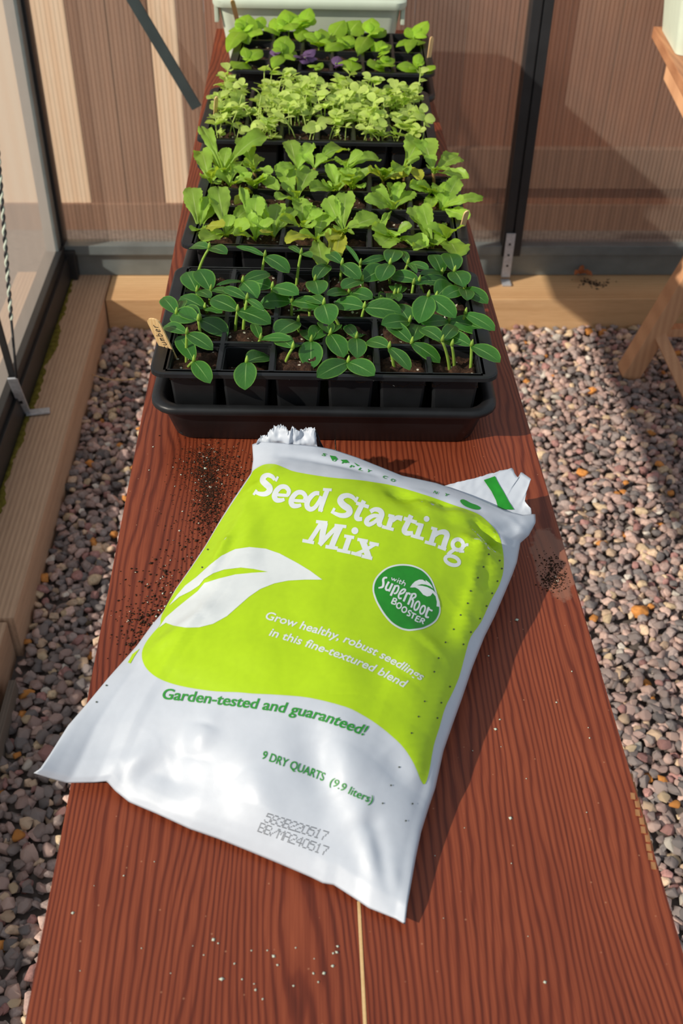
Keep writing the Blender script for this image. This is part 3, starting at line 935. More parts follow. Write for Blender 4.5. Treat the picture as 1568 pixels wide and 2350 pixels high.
CUKE = [  # base, growing point, seed leaves (tip x, tip y, width in mm)
 ((421,857),(445,829),[(410,771,21),(483,880,20)]), ((428,842),(429,766),[(377,748,16),(489,803,18)]), ((405,782),(405,720),[(374,683,19),(417,690,20)]),
 ((465,809),(455,735),[(394,724,27),(418,707,24)]), ((462,768),(459,734),[(523,771,26)]), ((452,624),(480,570),[(437,568,18),(521,583,18)]),
 ((455,702),(452,669),[(428,624,25),(484,684,16)]), ((480,712),(484,667),[(455,619,27),(527,675,15)]), ((480,728),(470,709),[(413,682,22),(510,719,14)]),
 ((539,773),(545,713),[(484,686,23),(622,744,27)]), ((565,720),(557,647),[(620,628,18),(591,685,24),(496,655,7)]), ((621,710),(625,660),[(563,645,25),(686,677,23)]),
 ((557,774),(567,687),[(511,661,13),(607,713,9)]), ((600,642),(608,588),[(542,566,10),(664,626,23)]), ((679,665),(691,583),[(663,566,9),(715,592,14)]),
 ((707,682),(723,644),[(752,608,22),(732,678,28)]), ((669,732),(670,693),[(598,694,26),(732,705,22)]), ((789,764),(743,698),[(706,685,19),(757,745,29)]),
 ((712,748),(710,714),[(677,713,17),(729,716,9)]), ((590,798),(598,779),[(583,740,13),(670,779,13)]), ((572,848),(566,831),[(563,895,26),(619,819,27)]),
 ((649,847),(672,799),[(636,777,20),(692,795,12)]), ((686,776),(684,738),[(635,768,29)]), ((716,816),(714,783),[(713,849,28),(742,752,23),(702,757,20)]),
 ((745,800),(758,767),[(789,821,25),(740,738,20),(777,743,15)]), ((797,861),(799,831),[(727,866,24),(860,862,24)]), ((818,808),(818,776),[(794,747,14),(836,769,12),(820,823,23)]),
 ((907,857),(893,798),[(842,784,19),(941,850,18)]), ((933,814),(945,787),[(886,739,19),(962,746,27),(1010,833,20)]), ((1034,855),(1015,783),[(967,754,20),(1046,748,18)]),
 ((1044,854),(1037,793),[(996,779,16)]), ((1080,855),(1082,794),[(1148,832,21),(1013,765,21)]), ((1030,762),(1030,737),[(966,744,19),(1125,762,25)]),
 ((1055,769),(1068,720),[(1136,759,20)]), ((826,757),(836,706),[(766,697,26),(922,718,29)]), ((930,780),(940,738),[(908,699,25),(875,745,22)]),
 ((1000,760),(983,680),[(962,742,28),(1046,730,25)]), ((780,661),(785,606),[(750,582,16),(827,641,21)]), ((826,623),(827,607),[(890,590,12),(793,562,6)]),
 ((835,690),(831,645),[(886,615,27),(785,663,22)]), ((894,661),(895,606),[(908,573,25),(873,646,25)]), ((917,651),(936,606),[(922,577,12),(984,619,15),(957,628,9)]),
 ((966,692),(962,646),[(898,633,21),(1031,648,19)]), ((1010,655),(1014,628),[(993,584,24),(964,630,13)]), ((1046,668),(1043,623),[(1030,581,28),(1064,659,29)]),
 ((1002,708),(1001,682),[(1036,651,29)]), ((1056,697),(1066,663),[(1017,683,22),(1120,697,20),(1072,690,20)]), ((829,705),(801,672),[(750,678,16),(855,686,22)]),
 ((912,700),(913,675),[(904,655,16),(923,656,16)]), ((872,712),(872,692),[(856,675,15),(887,675,15)]), ((904,702),(905,676),[(893,690,14),(916,692,14)]), ((943,704),(949,652),[(1011,640,13)])]
def where_words(ti, px, soil_z, cnt, plantkey):
    i, j, x, y = cell_of(ti, at_z(px[0], px[1], soil_z))
    return i, j
def label_list(ti, data, soil_z):
    cells = {}
    for k, d in enumerate(data):
        p = at_z(d[0][0], d[0][1], soil_z)
        i, j, x, y = cell_of(ti, p)
        cells.setdefault((i, j), []).append((x, k))
    out = {}
    for (i, j), lst in cells.items():
        lst.sort()
        for r, (x, k) in enumerate(lst):
            pos = ['left', 'right'] if len(lst) == 2 else ['left', 'middle', 'right'] if len(lst) == 3 else ['leftmost', 'left-hand', 'right-hand', 'rightmost'] if len(lst) == 4 else ['first', 'second', 'third', 'fourth', 'fifth', 'sixth']
            pre = '' if len(lst) == 1 else pos[r] + ' of %s ' % ['', '', 'two', 'three', 'four', 'five', 'six'][len(lst)]
            out[k] = '%sin %s, %s cell from left' % (pre if pre else 'alone ', ROW[j], ORD[i])
    return out
SZ = 0.816
lab = label_list(0, CUKE, SZ)
for k, (b, nd, lv) in enumerate(CUKE):
    plant('cucumber_seedling', 'dark-leaved cucumber seedling, ' + lab[k], 'seedling', 'cucumber seedlings in the front tray', 0, b, SZ, nd, lv, 'oval', ('cuke', 'cuke_stem'), 0.0019, 0.043, 1000 + k)

Y_ = {'mat': 'broad_yellow'}
BROAD = [
 ((511,414),[(461,293,17,{'arch':.35,'L':.085}),(611,311,23,{'arch':.3,'L':.085}),(495,354,17),(489,360,13),(536,360,18)]),
 ((583,409),[(557,318,25,{'L':.075}),(624,398,14),(552,372,18),(598,360,14)]), ((682,408),[(664,322,22),(716,331,18),(631,392,15,{'arch':.35}),(705,354,18)]),
 ((722,400),[(794,344,25,{'arch':.3,'L':.075}),(754,369,28),(700,372,16)]), ((794,402),[(783,372,18),(870,367,20,{'arch':.25}),(801,409,19),(832,350,16)]),
 ((928,400),[(964,321,31,{'L':.07}),(903,392,18),(967,413,16,Y_),(938,400,12)]), ((994,411),[(971,324,30,{'L':.072}),(1054,360,26),(1076,409,17),(1030,390,12)]),
 ((484,440),[(463,345,23,{'L':.07}),(462,405,12),(492,390,16)]), ((528,444),[(575,412,24),(524,384,16),(545,372,14,{'arch':.3})]),
 ((586,452),[(584,414,24),(640,436,17,{'arch':.5,'L':.065}),(541,470,12,dict(mat='broad_yellow')),(612,412,20)]), ((680,476),[(649,385,24),(713,389,26),(635,458,19),(667,438,14)]),
 ((774,457),[(711,434,20),(765,423,18),(771,386,24),(742,424,18)]), ((808,450),[(808,409,26),(790,399,18),(832,430,16)]),
 ((879,430),[(848,395,20,Y_),(893,392,18),(937,404,13,Y_),(868,388,16)]), ((902,498),[(859,429,16),(902,422,18),(921,420,16),(934,438,31,{'L':.06}),(838,461,21,{'arch':.2}),(866,545,10)]),
 ((994,466),[(941,429,20),(987,477,17),(960,424,17),(1010,440,14)]), ((1012,498),[(1008,427,22),(1107,457,14,{'arch':.35}),(1051,409,20),(1065,459,15),(1076,503,20)]),
 ((458,546),[(441,432,23,{'L':.075}),(479,450,14),(515,519,18,Y_),(490,459,23)]), ((519,557),[(499,430,25,{'L':.085}),(575,477,18,{'arch':.3}),(574,519,20),(462,553,22)]),
 ((586,566),[(553,430,11,{'L':.09}),(588,455,23),(537,539,14),(612,508,10)]), ((628,559),[(584,448,15,{'L':.08}),(676,481,16),(600,533,12,Y_),(640,470,20)]),
 ((695,541),[(691,461,24),(729,477,22),(642,504,16),(718,522,18)]), ((727,566),[(745,488,32,{'L':.06}),(655,556,16,{'mat':'broad_yellow','arch':.25}),(740,615,22)]),
 ((787,549),[(794,444,24),(867,499,26),(750,455,22),(752,552,17,Y_),(771,588,20,Y_),(812,538,6)]), ((906,562),[(874,565,30),(853,526,18),(922,536,20),(982,565,20)]),
 ((993,580),[(947,476,25,{'L':.07}),(947,572,14),(1009,515,9),(968,470,18)]), ((1021,569),[(1014,513,10),(1051,588,32),(1044,526,27)])]
BZ = 0.818
lab = label_list(1, [(b,) for b, l in BROAD], BZ)
for k, (b, lv) in enumerate(BROAD):
    yl = sum(1 for q in lv if len(q) > 3 and q[3].get('mat'))
    ds = 'broad-leaved seedling with yellowing leaf, ' if yl else 'broad-leaved green seedling, '
    plant('broadleaf_seedling', ds + lab[k], 'seedling', 'broad-leaved seedlings in the second tray', 1, b, BZ, (b[0], b[1] - 14), lv, 'spoon', ('broad', 'broad_stem'), 0.0026, 0.055, 2000 + k)

P_ = {'mat': 'basil_purple'}
BASIL = [
 ((567,155),[(534,157,30),(603,116,22),(579,139,10)]), ((560,104),[(522,120,26),(536,63,32),(571,33,34),(603,78,30),(571,102,18)]), ((591,90),[(603,39,20),(583,51,30)]),
 ((638,90),[(607,71,24),(630,41,24),(652,57,22)]), ((664,86),[(654,22,32),(687,47,28),(672,70,26)]), ((648,155),[(656,82,30),(634,114,14),(679,118,24),(626,157,20),(677,139,14)]),
 ((697,92),[(691,31,28),(713,18,24),(687,96,24),(720,39,24)]), ((732,124),[(726,98,22),(703,92,18),(738,67,28)]), ((726,159),[(713,155,18),(740,143,12)]),
 ((762,104),[(752,98,22),(791,47,28)]), ((800,92),[(828,47,36,{'L':.035}),(806,60,22)]), ((787,112),[(746,118,24),(807,82,26),(778,84,14)]), ((803,143),[(805,165,34),(818,140,14)]),
 ((850,110),[(820,127,26),(854,41,26),(887,69,24),(868,76,22)]), ((873,133),[(895,102,18),(893,120,18),(858,96,18)]), ((881,163),[(842,149,26),(897,153,24),(862,155,12),(880,127,10)]),
 ((958,165),[(909,155,20),(999,159,28),(940,159,12),(954,131,10)]), ((950,114),[(936,122,18),(909,108,14),(960,104,29),(934,63,18),(983,49,24),(936,71,22)]),
 ((700,150),[(675,131,16,P_),(722,114,16,P_),(695,147,16,P_)]), ((771,161),[(777,129,16,P_),(786,150,12,P_)]), ((634,134),[(627,112,14,P_),(640,124,10,P_)])]
lab = label_list(3, [(b,) for b, l in BASIL], 0.818)
for k, (b, lv) in enumerate(BASIL):
    pur = len(lv[0]) > 3 and lv[0][3].get('mat') == 'basil_purple'
    tops = min(q[1] for q in lv)
    node = (b[0], b[1] - max(8, 0.5 * (b[1] - tops)))
    plant('basil_seedling', ('wilted purple basil seedling, ' if pur else 'bright green basil seedling, ') + lab[k], 'seedling', 'basil seedlings in the rear tray', 3, b, 0.818, node, lv, 'basil', ('basil_purple' if pur else 'basil', 'cuke_stem'), 0.0014, 0.040, 3000 + k)

# crowded sprouts
random.seed(77)
sprout_me = []
for i in range(10):
    rnd = random.Random(600 + i)
    h = rnd.uniform(0.020, 0.044)
    lean = Vector((rnd.uniform(-.012, .012), rnd.uniform(-.012, .010), 0))
    top = lean + Vector((0, 0, h))
    sv, sf = tube(bez(Vector((0, 0, 0)), Vector((0, 0, h * 0.6)), top, 5), 0.0007, 5)
    V, Fc, UV = list(sv), list(sf), [(0.5, 0.5)] * len(sv)
    az = rnd.uniform(0, 6.28)
    for q in range(rnd.choice((3, 4, 5, 5))):
        a = az + q * (math.pi if q < 2 else 1.3) + rnd.uniform(-.4, .4)
        Lf = rnd.uniform(0.012, 0.018) * (1.0 if q < 2 else 0.85)
        t0 = top if q < 2 else top.lerp(Vector((0, 0, h * 0.5)), rnd.uniform(0, 0.45))
        tp = t0 + Vector((math.cos(a) * Lf, math.sin(a) * Lf, rnd.uniform(-.001, .006)))
        v2, f2, u2 = leaf_geo(t0, tp, rnd.uniform(0.0095, 0.0130), Vector((0, -0.55, 1)), 0.12, 0.15, 'round', 8, 5, 0, 0.01, i + q)
        o0 = len(V); V += v2; Fc += [tuple(k + o0 for k in f) for f in f2]; UV += u2
    tmp = mesh_obj('sprout', V, Fc, MAT['micro'], None, True, UV)
    sprout_me.append(tmp.data); bpy.data.objects.remove(tmp)
c, ang = TRAYS[2]
dens = [[7, 9, 5, 7, 11, 13], [12, 14, 13, 13, 15, 14], [14, 14, 15, 14, 14, 13], [10, 13, 14, 13, 12, 12]]
for j in range(4):
    for i in range(6):
        for q in range(dens[j][i]):
            x = (i - 2.5) * PX + random.uniform(-.021, .021); y = (j - 1.5) * PY + random.uniform(-.021, .021)
            o = bpy.data.objects.new('sprout', random.choice(sprout_me))
            o.location = (c.x + x * math.cos(ang) - y * math.sin(ang), c.y + x * math.sin(ang) + y * math.cos(ang), 0.815)
            s = random.uniform(0.85, 1.3); o.scale = (s, s, s * random.uniform(0.8, 1.25)); o.rotation_euler = (random.uniform(-.25, .25), random.uniform(-.25, .25), random.uniform(0, 6.28))
            link(o)
            tag(o, 'pale green round-leaved sprout crowded in %s, %s cell from left' % (ROW[j], ORD[i]), 'sprout', 'pale sprouts in %s, %s cell, third tray' % (ROW[j], ORD[i]))

# ------------------------------------------------------------------ wooden plant labels
def plant_label(p0, p1, width, label, face, th=0.0018):
    p0, p1 = Vector(p0), Vector(p1)
    d = (p1 - p0); L = d.length; dn = d / L
    s = (face - dn * face.dot(dn)).normalized(); n = s.cross(dn).normalized()
    root = thing('plant_label', p0, label, 'plant label', 'wooden plant labels in the trays')
    prof = [(0, 0.25), (0.05, 0.5), (0.90, 0.5), (0.95, 0.44), (0.985, 0.30), (1.0, 0.14)]
    out = [(u * L, w * width) for u, w in prof] + [(u * L, -w * width) for u, w in reversed(prof)]
    N = len(out)
    V = [dn * a + s * b + n * (th / 2) for a, b in out] + [dn * a + s * b - n * (th / 2) for a, b in out]
    Fc = [tuple(range(N)), tuple(range(2 * N - 1, N - 1, -1))] + [(k, k + N, (k + 1) % N + N, (k + 1) % N) for k in range(N)]
    mesh_obj('stick', V, Fc, MAT['label'], root)
    return root, dn, s, n, L, th
# cucumber label, leaning out over the left corner
lb0 = at_z(398, 832, 0.812); lb1 = at_y(349, 731, 0.985)
root, dn, s, n, L, th = plant_label(lb0, lb1, 0.0165, 'wooden label lettered Cucumber in the front tray, left corner', Vector((1, -0.6, 0.35)))
# ------------------------------------------------------------------ stroke lettering
def catmull(pts, n=6):
    P = [np.array(p, float) for p in pts]
    if len(P) == 2:
        return [P[0] + (P[1] - P[0]) * t for t in np.linspace(0, 1, max(2, n // 2 + 2))]
    out = []
    for i in range(len(P) - 1):
        a = P[i - 1] if i > 0 else 2 * P[0] - P[1]
        b, c_ = P[i], P[i + 1]
        d = P[i + 2] if i + 2 < len(P) else 2 * P[-1] - P[-2]
        for t in np.linspace(0, 1, n, endpoint=False):
            out.append(0.5 * ((2 * b) + (-a + c_) * t + (2 * a - 5 * b + 4 * c_ - d) * t * t + (-a + 3 * b - 3 * c_ + d) * t ** 3))
    out.append(P[-1])
    return out
def ribbon2d(pts, w, closed=False, n=6):
    if closed:
        q = list(pts) + [pts[0]]
        P = catmull([pts[-1]] + q + [pts[1]], n)[n:-n]
    else:
        P = catmull(pts, n)
    V, Fc = [], []
    for i, p in enumerate(P):
        if closed:
            t = P[(i + 1) % (len(P) - 1)] - P[i - 1 if i > 0 else -2]
        else:
            t = P[min(i + 1, len(P) - 1)] - P[max(i - 1, 0)]
        t = t / (np.linalg.norm(t) + 1e-9); nn = np.array([-t[1], t[0]])
        ww = w if not hasattr(w, '__len__') else 1.10 * np.interp(i / (len(P) - 1), np.linspace(0, 1, len(w)), w)
        V += [p + nn * ww / 2, p, p - nn * ww / 2]
        if i:
            a = 3 * i
            Fc += [(a - 3, a - 2, a + 1, a), (a - 2, a - 1, a + 2, a + 1)]
    return V, Fc
# hand lettering on the cucumber label: strokes in (along, across) from the tip downwards
HAND = {'C': [[(.9, .95), (.4, 1.0), (.05, .6), (.1, .15), (.5, 0), (.9, .1)]], 'u': [[(.1, .6), (.1, .15), (.4, 0), (.75, .15)], [(.75, .6), (.78, 0)]], 'c': [[(.8, .5), (.4, .6), (.1, .3), (.4, 0), (.8, .1)]],
        'm': [[(.05, 0), (.05, .6)], [(.05, .45), (.3, .6), (.42, 0)], [(.42, .45), (.7, .6), (.85, 0)]], 'b': [[(.1, 1), (.1, 0)], [(.1, .45), (.5, .6), (.8, .3), (.5, 0), (.1, .1)]],
        'e': [[(.15, .3), (.8, .35), (.5, .6), (.12, .4), (.3, 0), (.8, .08)]], 'r': [[(.15, .6), (.15, 0)], [(.15, .4), (.45, .6), (.75, .55)]]}
parts = []
cw = L * 0.78 / 8
for k, ch in enumerate('Cucumber'):
    for stq in HAND[ch]:
        pts = [(x * cw * 0.8 + k * cw, (y - 0.45) * 0.0085) for x, y in stq]
        V2, F2 = ribbon2d(pts, 0.0009, False, 4)
        # text runs from the soil end towards the tip, letters upright across the stick
        parts.append(([dn * (0.13 * L + p[0]) - s * p[1] + n * (th / 2 + 0.0002) for p in V2], F2))
        parts.append(([dn * (0.13 * L + p[0]) - s * p[1] - n * (th / 2 + 0.0002) for p in V2], F2))
V, Fc = merge(parts)
mesh_obj('lettering', V, Fc, MAT['ink'], root)
plant_label(at_z(1055, 545, 0.812), at_z(1072, 484, 0.862), 0.0075, 'plain wooden label in the second tray, right side', Vector((1, 0.5, 0)))
plant_label(at_z(492, 292, 0.812), at_z(497, 222, 0.876), 0.006, 'thin wooden label among the pale sprouts, left side', Vector((1, 0.6, 0)))
plant_label(at_z(548, 60, 0.812), at_z(533, 0, 0.880), 0.009, 'tall brown wooden label at the back left of the basil', Vector((1, 0.3, 0)))
plant_label(at_z(981, 160, 0.812), at_z(992, 84, 0.868), 0.0075, 'pale wooden label at the right end of the basil', Vector((1, 0.5, 0)))

# ------------------------------------------------------------------ bag of seed starting mix
def poly_sample(pts, n):
    P = np.array(pts, float)
    d = np.concatenate([[0], np.cumsum(np.linalg.norm(np.diff(P, axis=0), axis=1))]); d /= d[-1]
    t = np.linspace(0, 1, n)
    return np.stack([np.interp(t, d, P[:, k]) for k in range(P.shape[1])], 1)
# outline points: image x, y, height above the bench
bot = [(77,1774,.024),(114,1786,.016),(152,1797,.009),(213,1796,.009),(245,1793,.011),(264,1815,.007),(296,1841,.005),(360,1868,.005),(436,1903,.005),(500,1925,.005),(560,1949,.005),(640,1982,.005),(715,2014,.005),(741,2027,.005),(766,2031,.006),(814,2062,.005),(846,2084,.005),(907,2108,.006),(930,2122,.008)]
rgt = [(930,2122,.008),(935,2078,.012),(943,2033,.013),(955,1966,.015),(967,1909,.017),(986,1848,.018),(999,1810,.02),(1018,1724,.022),(1040,1660,.024),(1061,1602,.025),(1085,1530,.026),(1112,1462,.027),(1136,1414,.028),(1158,1363,.03),(1176,1320,.031),(1187,1290,.032),(1195,1245,.034),(1214,1229,.036),(1230,1199,.04),(1229,1180,.042)]
lef = [(77,1774,.024),(92,1764,.026),(114,1732,.028),(156,1665,.03),(200,1614,.03),(245,1560,.031),(275,1527,.031),(310,1488,.032),(345,1440,.033),(372,1408,.034),(400,1357,.036),(430,1315,.038),(468,1258,.04),(500,1203,.042),(530,1155,.045),(560,1110,.048),(577,1085,.05),(581,1055,.054),(579,1020,.058)]
top = [(579,1020,.058),(600,1017,.060),(627,1022,.062),(677,1031,.062),(729,1039,.062),(764,1047,.061),(820,1067,.060),(851,1080,.060),(922,1109,.058),(970,1119,.056),(999,1125,.054),(1048,1141,.052),(1115,1165,.048),(1160,1182,.046),(1200,1187,.044),(1229,1180,.042)]
NS, NTT = 150, 190
def lift(pts, n):
    S = poly_sample(pts, n)
    return np.array([at_z(x, y, TZ + z)[:] for x, y, z in S])
Cb, Ct, Cl, Cr = lift(bot, NS), lift(top, NS), lift(lef, NTT), lift(rgt, NTT)
s_ = np.linspace(0, 1, NS)[None, :, None]; t_ = np.linspace(0, 1, NTT)[:, None, None]
G = (1 - t_) * Cb[None] + t_ * Ct[None] + (1 - s_) * Cl[:, None] + s_ * Cr[:, None] - ((1 - s_) * (1 - t_) * Cb[0] + s_ * (1 - t_) * Cb[-1] + (1 - s_) * t_ * Ct[0] + s_ * t_ * Ct[-1])
ss, tt = np.linspace(0, 1, NS)[None, :], np.linspace(0, 1, NTT)[:, None]
ps = np.clip(1 - np.abs(2 * ss - 1) ** 2.5, 0, 1) ** 0.75
pt = np.clip(np.sin(np.pi * 0.5 * np.clip(tt / 0.42, 0, 1)), 0, 1) ** 1.0 * (1 - 0.80 * np.clip((tt - 0.80) / 0.20, 0, 1) ** 1.8)
TH = 0.047 * ps * pt
edge = np.minimum(1, np.minimum(np.minimum(ss, 1 - ss) * 9, np.minimum(tt, 1 - tt) * 12)) * np.ones_like(TH)
TOP = G.copy(); TOP[:, :, 2] += TH
def nz3(x, y, f, k):
    return noise.noise(Vector((x * f, y * f, k)))
WR = np.zeros_like(TH)
for a in range(NTT):
    for b in range(NS):
        x, y = TOP[a, b, 0], TOP[a, b, 1]
        WR[a, b] = 0.0034 * nz3(x, y, 11, 1.1) + 0.0013 * nz3(x, y, 30, 5.2) + 0.0016 * max(0, nz3(x * 1.6, y * 0.7, 22, 8.2)) 
# creases: (px a, px b, half width m, height m)
CRE = [((372,1725),(268,1795),.010,.006),((372,1722),(290,1800),.010,-.006),((480,1668),(440,1740),.012,.008),((480,1668),(350,1870),.016,-.006),((560,1740),(640,1950),.016,.006),((760,1690),(830,1830),.016,.006),((700,1690),(760,1850),.014,-.005),
       ((865,1900),(920,2090),.007,-.007),((840,1880),(900,2080),.010,.006),((900,1990),(935,2070),.006,.005),((880,1700),(930,1800),.012,-.004),
       ((1090,1215),(1160,1285),.006,-.014),((1080,1240),(1140,1300),.009,.010),((575,1125),(480,1330),.006,.005),((560,1150),(520,1230),.005,-.004),((1130,1250),(1100,1400),.006,-.006),((1120,1300),(1060,1460),.008,.005),((1170,1200),(1215,1215),.004,.004),((1150,1225),(1200,1200),.005,-.005),((1050,1240),(1130,1275),.008,.005),((900,1110),(940,1160),.012,-.005),((985,1180),(1120,1205),.010,.004),((1010,1130),(1030,1200),.010,-.004),
       ((960,1480),(1060,1400),.022,-.006),((930,1560),(990,1500),.016,.005),((780,1490),(800,1610),.022,.004),((580,1300),(560,1140),.012,.004),((640,1070),(600,1130),.012,.006),((470,1400),(350,1500),.010,.005),((1168,1300),(1128,1415),.006,-.006),((1128,1415),(1068,1560),.006,-.006),((1068,1560),(1020,1720),.005,-.005),((1020,1720),(985,1850),.005,-.005),((1200,1205),(1168,1300),.006,-.006),((640,1040),(860,1090),.006,-.004),((900,1120),(1100,1175),.006,-.004),((1110,1330),(1120,1430),.010,.005),((1085,1350),(1150,1320),.008,-.004)]
PXC = {}
def seg_d(x, y, a, b):
    ax, ay = a.x, a.y; bx, by = b.x, b.y
    dx, dy = bx - ax, by - ay
    t = np.clip(((x - ax) * dx + (y - ay) * dy) / (dx * dx + dy * dy), 0, 1)
    return np.hypot(x - ax - t * dx, y - ay - t * dy), t
def top_at(px):      # where a camera ray meets the smooth bag top
    i = np.argmin([(proj(p)[0] - px[0]) ** 2 + (proj(p)[1] - px[1]) ** 2 for p in TOP[::5, ::5].reshape(-1, 3)])
    return Vector(TOP[::5, ::5].reshape(-1, 3)[i])
for a, b, hw, hh in CRE:
    A, B = top_at(a), top_at(b)
    d, t = seg_d(TOP[:, :, 0], TOP[:, :, 1], A, B)
    WR += hh * np.exp(-(d / hw) ** 2) * (0.35 + 0.65 * np.sin(np.pi * np.clip(t, 0.08, 0.92)))
TOP[:, :, 2] += WR * edge
TOP[:, :, 2] = np.maximum(TOP[:, :, 2], TZ + 0.0035)
# underside
BOT = G.copy()
eb = np.clip(np.minimum(np.minimum(ss, 1 - ss) * 5, np.minimum(tt * 9, (1 - tt) * 9)), 0, 1) * np.ones_like(TH)
BOT[:, :, 2] = TZ + 0.0012 + (G[:, :, 2] - TZ - 0.0012) * (1 - eb) ** 1.6
# side walls lean out a little near mid-height, so the lower half shows beyond the seam on the right
bag = thing('potting_mix_bag', (0.0, 0.62, TZ), 'white and lime green plastic bag of seed starting mix lying on the bench', 'bag')
off = np.array(bag.location)
verts = np.concatenate([TOP.reshape(-1, 3), BOT.reshape(-1, 3)]) - off
faces = []
for a in range(NTT - 1):
    for b in range(NS - 1):
        k = a * NS + b
        faces.append((k, k + 1, k + NS + 1)); faces.append((k, k + NS + 1, k + NS))
n0 = NS * NTT
top_faces = list(faces)
for a in range(NTT - 1):
    for b in range(NS - 1):
        k = n0 + a * NS + b
        faces.append((k, k + NS, k + NS + 1, k + 1))
ring = [b for b in range(NS)] + [a * NS + NS - 1 for a in range(1, NTT)] + [(NTT - 1) * NS + b for b in range(NS - 2, -1, -1)] + [a * NS for a in range(NTT - 2, 0, -1)]
for k in range(len(ring)):
    p, q = ring[k], ring[(k + 1) % len(ring)]
    faces.append((p, p + n0, q + n0, q))
bo = mesh_obj('bag_body', verts, faces, MAT['film'], bag, True)
bm = bmesh.new(); bm.from_mesh(bo.data); bmesh.ops.remove_doubles(bm, verts=bm.verts, dist=1e-6); bm.to_mesh(bo.data); bm.free()
tv = [Vector(p) for p in TOP.reshape(-1, 3)]
bvh = BVHTree.FromPolygons(tv, top_faces)
def drape_pt(x, y, h):
    d = ray(x, y).normalized()
    loc, nrm, idx, dist = bvh.ray_cast(CAM, d)
    if loc is None:
        g_ = at_z(x, y, TZ + 0.045)
        loc, nrm, idx, dist = bvh.find_nearest(g_)
    if nrm.z < 0: nrm = -nrm
    return loc + nrm * h, nrm
def print_mesh(name, V2, F2, mat, h, cut=0.0, parent=None):
    bm = bmesh.new()
    vs = [bm.verts.new((float(p[0]), float(p[1]), 0)) for p in V2]
    for f in F2:
        try: bm.faces.new([vs[k] for k in f])
        except ValueError: pass
    if cut:
        bmesh.ops.triangulate(bm, faces=[f for f in bm.faces if len(f.verts) > 4])
        xs = [v.co.x for v in bm.verts]; ys = [v.co.y for v in bm.verts]
        for ax, lo, hi in ((0, min(xs), max(xs)), (1, min(ys), max(ys))):
            q = lo + cut
            while q < hi:
                co = [0, 0, 0]; co[ax] = q; no = [0, 0, 0]; no[ax] = 1
                bmesh.ops.bisect_plane(bm, geom=list(bm.verts) + list(bm.edges) + list(bm.faces), plane_co=co, plane_no=no, dist=1e-4)
                q += cut
    nl = []
    for v in bm.verts:
        p, nn = drape_pt(v.co.x, v.co.y, h)
        v.co = p - bag.location; nl.append(nn)
    bmesh.ops.triangulate(bm, faces=list(bm.faces))
    bm.normal_update()
    for f in bm.faces:
        if f.normal.dot(Vector((0, -0.3, 1))) < 0: f.normal_flip()
    me = bpy.data.meshes.new(name); bm.to_mesh(me); bm.free()
    me.polygons.foreach_set('use_smooth', [True] * len(me.polygons))
    me.normals_split_custom_set_from_vertices([tuple(x) for x in nl])
    me.materials.append(mat)
    return link(bpy.data.objects.new(name, me), parent if parent else bag)
def fill(pts, smooth=True, n=5):
    P = catmull([pts[-1]] + list(pts) + [pts[0], pts[1]], n)[n:-n - 1] if smooth else pts
    P = P[:-1] if smooth and np.linalg.norm(np.array(P[0]) - np.array(P[-1])) < 1e-6 else P
    P = [tuple(p) for p in P]
    return P, [tuple(t) for t in tessellate_polygon([[Vector((p[0], p[1], 0)) for p in P]])]
def crop(pts, x0, y0, s):
    return [(x0 + x / s, y0 + y / s) for x, y in pts]
def strokes(lst, x0, y0, s, n=6):
    parts = []
    for st_ in lst:
        pts, w = st_[0], st_[1]
        closed = len(st_) > 2
        ww = [q / s for q in w] if hasattr(w, '__len__') else w / s
        parts.append(ribbon2d(crop(pts, x0, y0, s), ww, closed, n))
    return merge(parts)
def ell(cx_, cy_, rx, ry, rot, n=14):
    r = math.radians(rot)
    return [(cx_ + rx * math.cos(a) * math.cos(r) - ry * math.sin(a) * math.sin(r), cy_ + rx * math.cos(a) * math.sin(r) + ry * math.sin(a) * math.cos(r)) for a in [2 * math.pi * k / n for k in range(n)]]

panel = [(582,1081),(595,1072),(610,1066),(632,1066),(655,1075),(681,1084),(755,1096),(820,1102),(862,1108),(906,1116),(981,1138),(1048,1162),(1080,1173),(1103,1184),(1128,1206),(1141,1222),(1149,1240),(1155,1269),(1155,1309),(1145,1344),(1125,1381),(1104,1427),(1080,1462),(1068,1500),(1054,1552),(1038,1590),(1021,1625),(1008,1670),(995,1712),(983,1778),(971,1800),
         (951,1755),(928,1718),(900,1690),(865,1662),(830,1640),(792,1622),(713,1602),(640,1595),(580,1592),(547,1589),(496,1587),(450,1581),(413,1574),(380,1564),(356,1552),(338,1536),(329,1520),(326,1504),(329,1488),(338,1471),(352,1453),(368,1434),(372,1412),(400,1361),(432,1315),(468,1262),(500,1208),(532,1158),(562,1113),(576,1092)]
V2, F2 = fill(panel, True, 3)
print_mesh('green_panel', V2, F2, MAT['lime'], 0.00035, 6.0)
V2, F2 = fill([(294,1521),(304,1502),(321,1489),(309,1507),(300,1523)], False)
print_mesh('green_edge', V2, F2, MAT['lime'], 0.00035, 6.0)
# big leaf motif
leafA = crop([(330,665),(380,590),(460,520),(560,440),(610,400),(660,340),(760,310),(880,280),(1000,268),(1115,262),(1010,240),(920,230),(800,245),(720,272),(660,310),(620,360),(560,400),(480,440),(405,505),(460,430),(520,360),(600,300),(700,210),(780,145),(880,98),(980,83),(1100,95),(1200,130),(1330,200),(1420,255),(1505,318),(1380,318),(1260,325),(1160,345),(1060,385),(980,440),(900,510),(820,580),(720,635),(620,660),(520,662),(440,650),(380,628)], 260, 1230, 3.136)
V2, F2 = fill(leafA, False)
print_mesh('leaf_motif', V2, F2, MAT['white_ink'], 0.0006, 6.0)
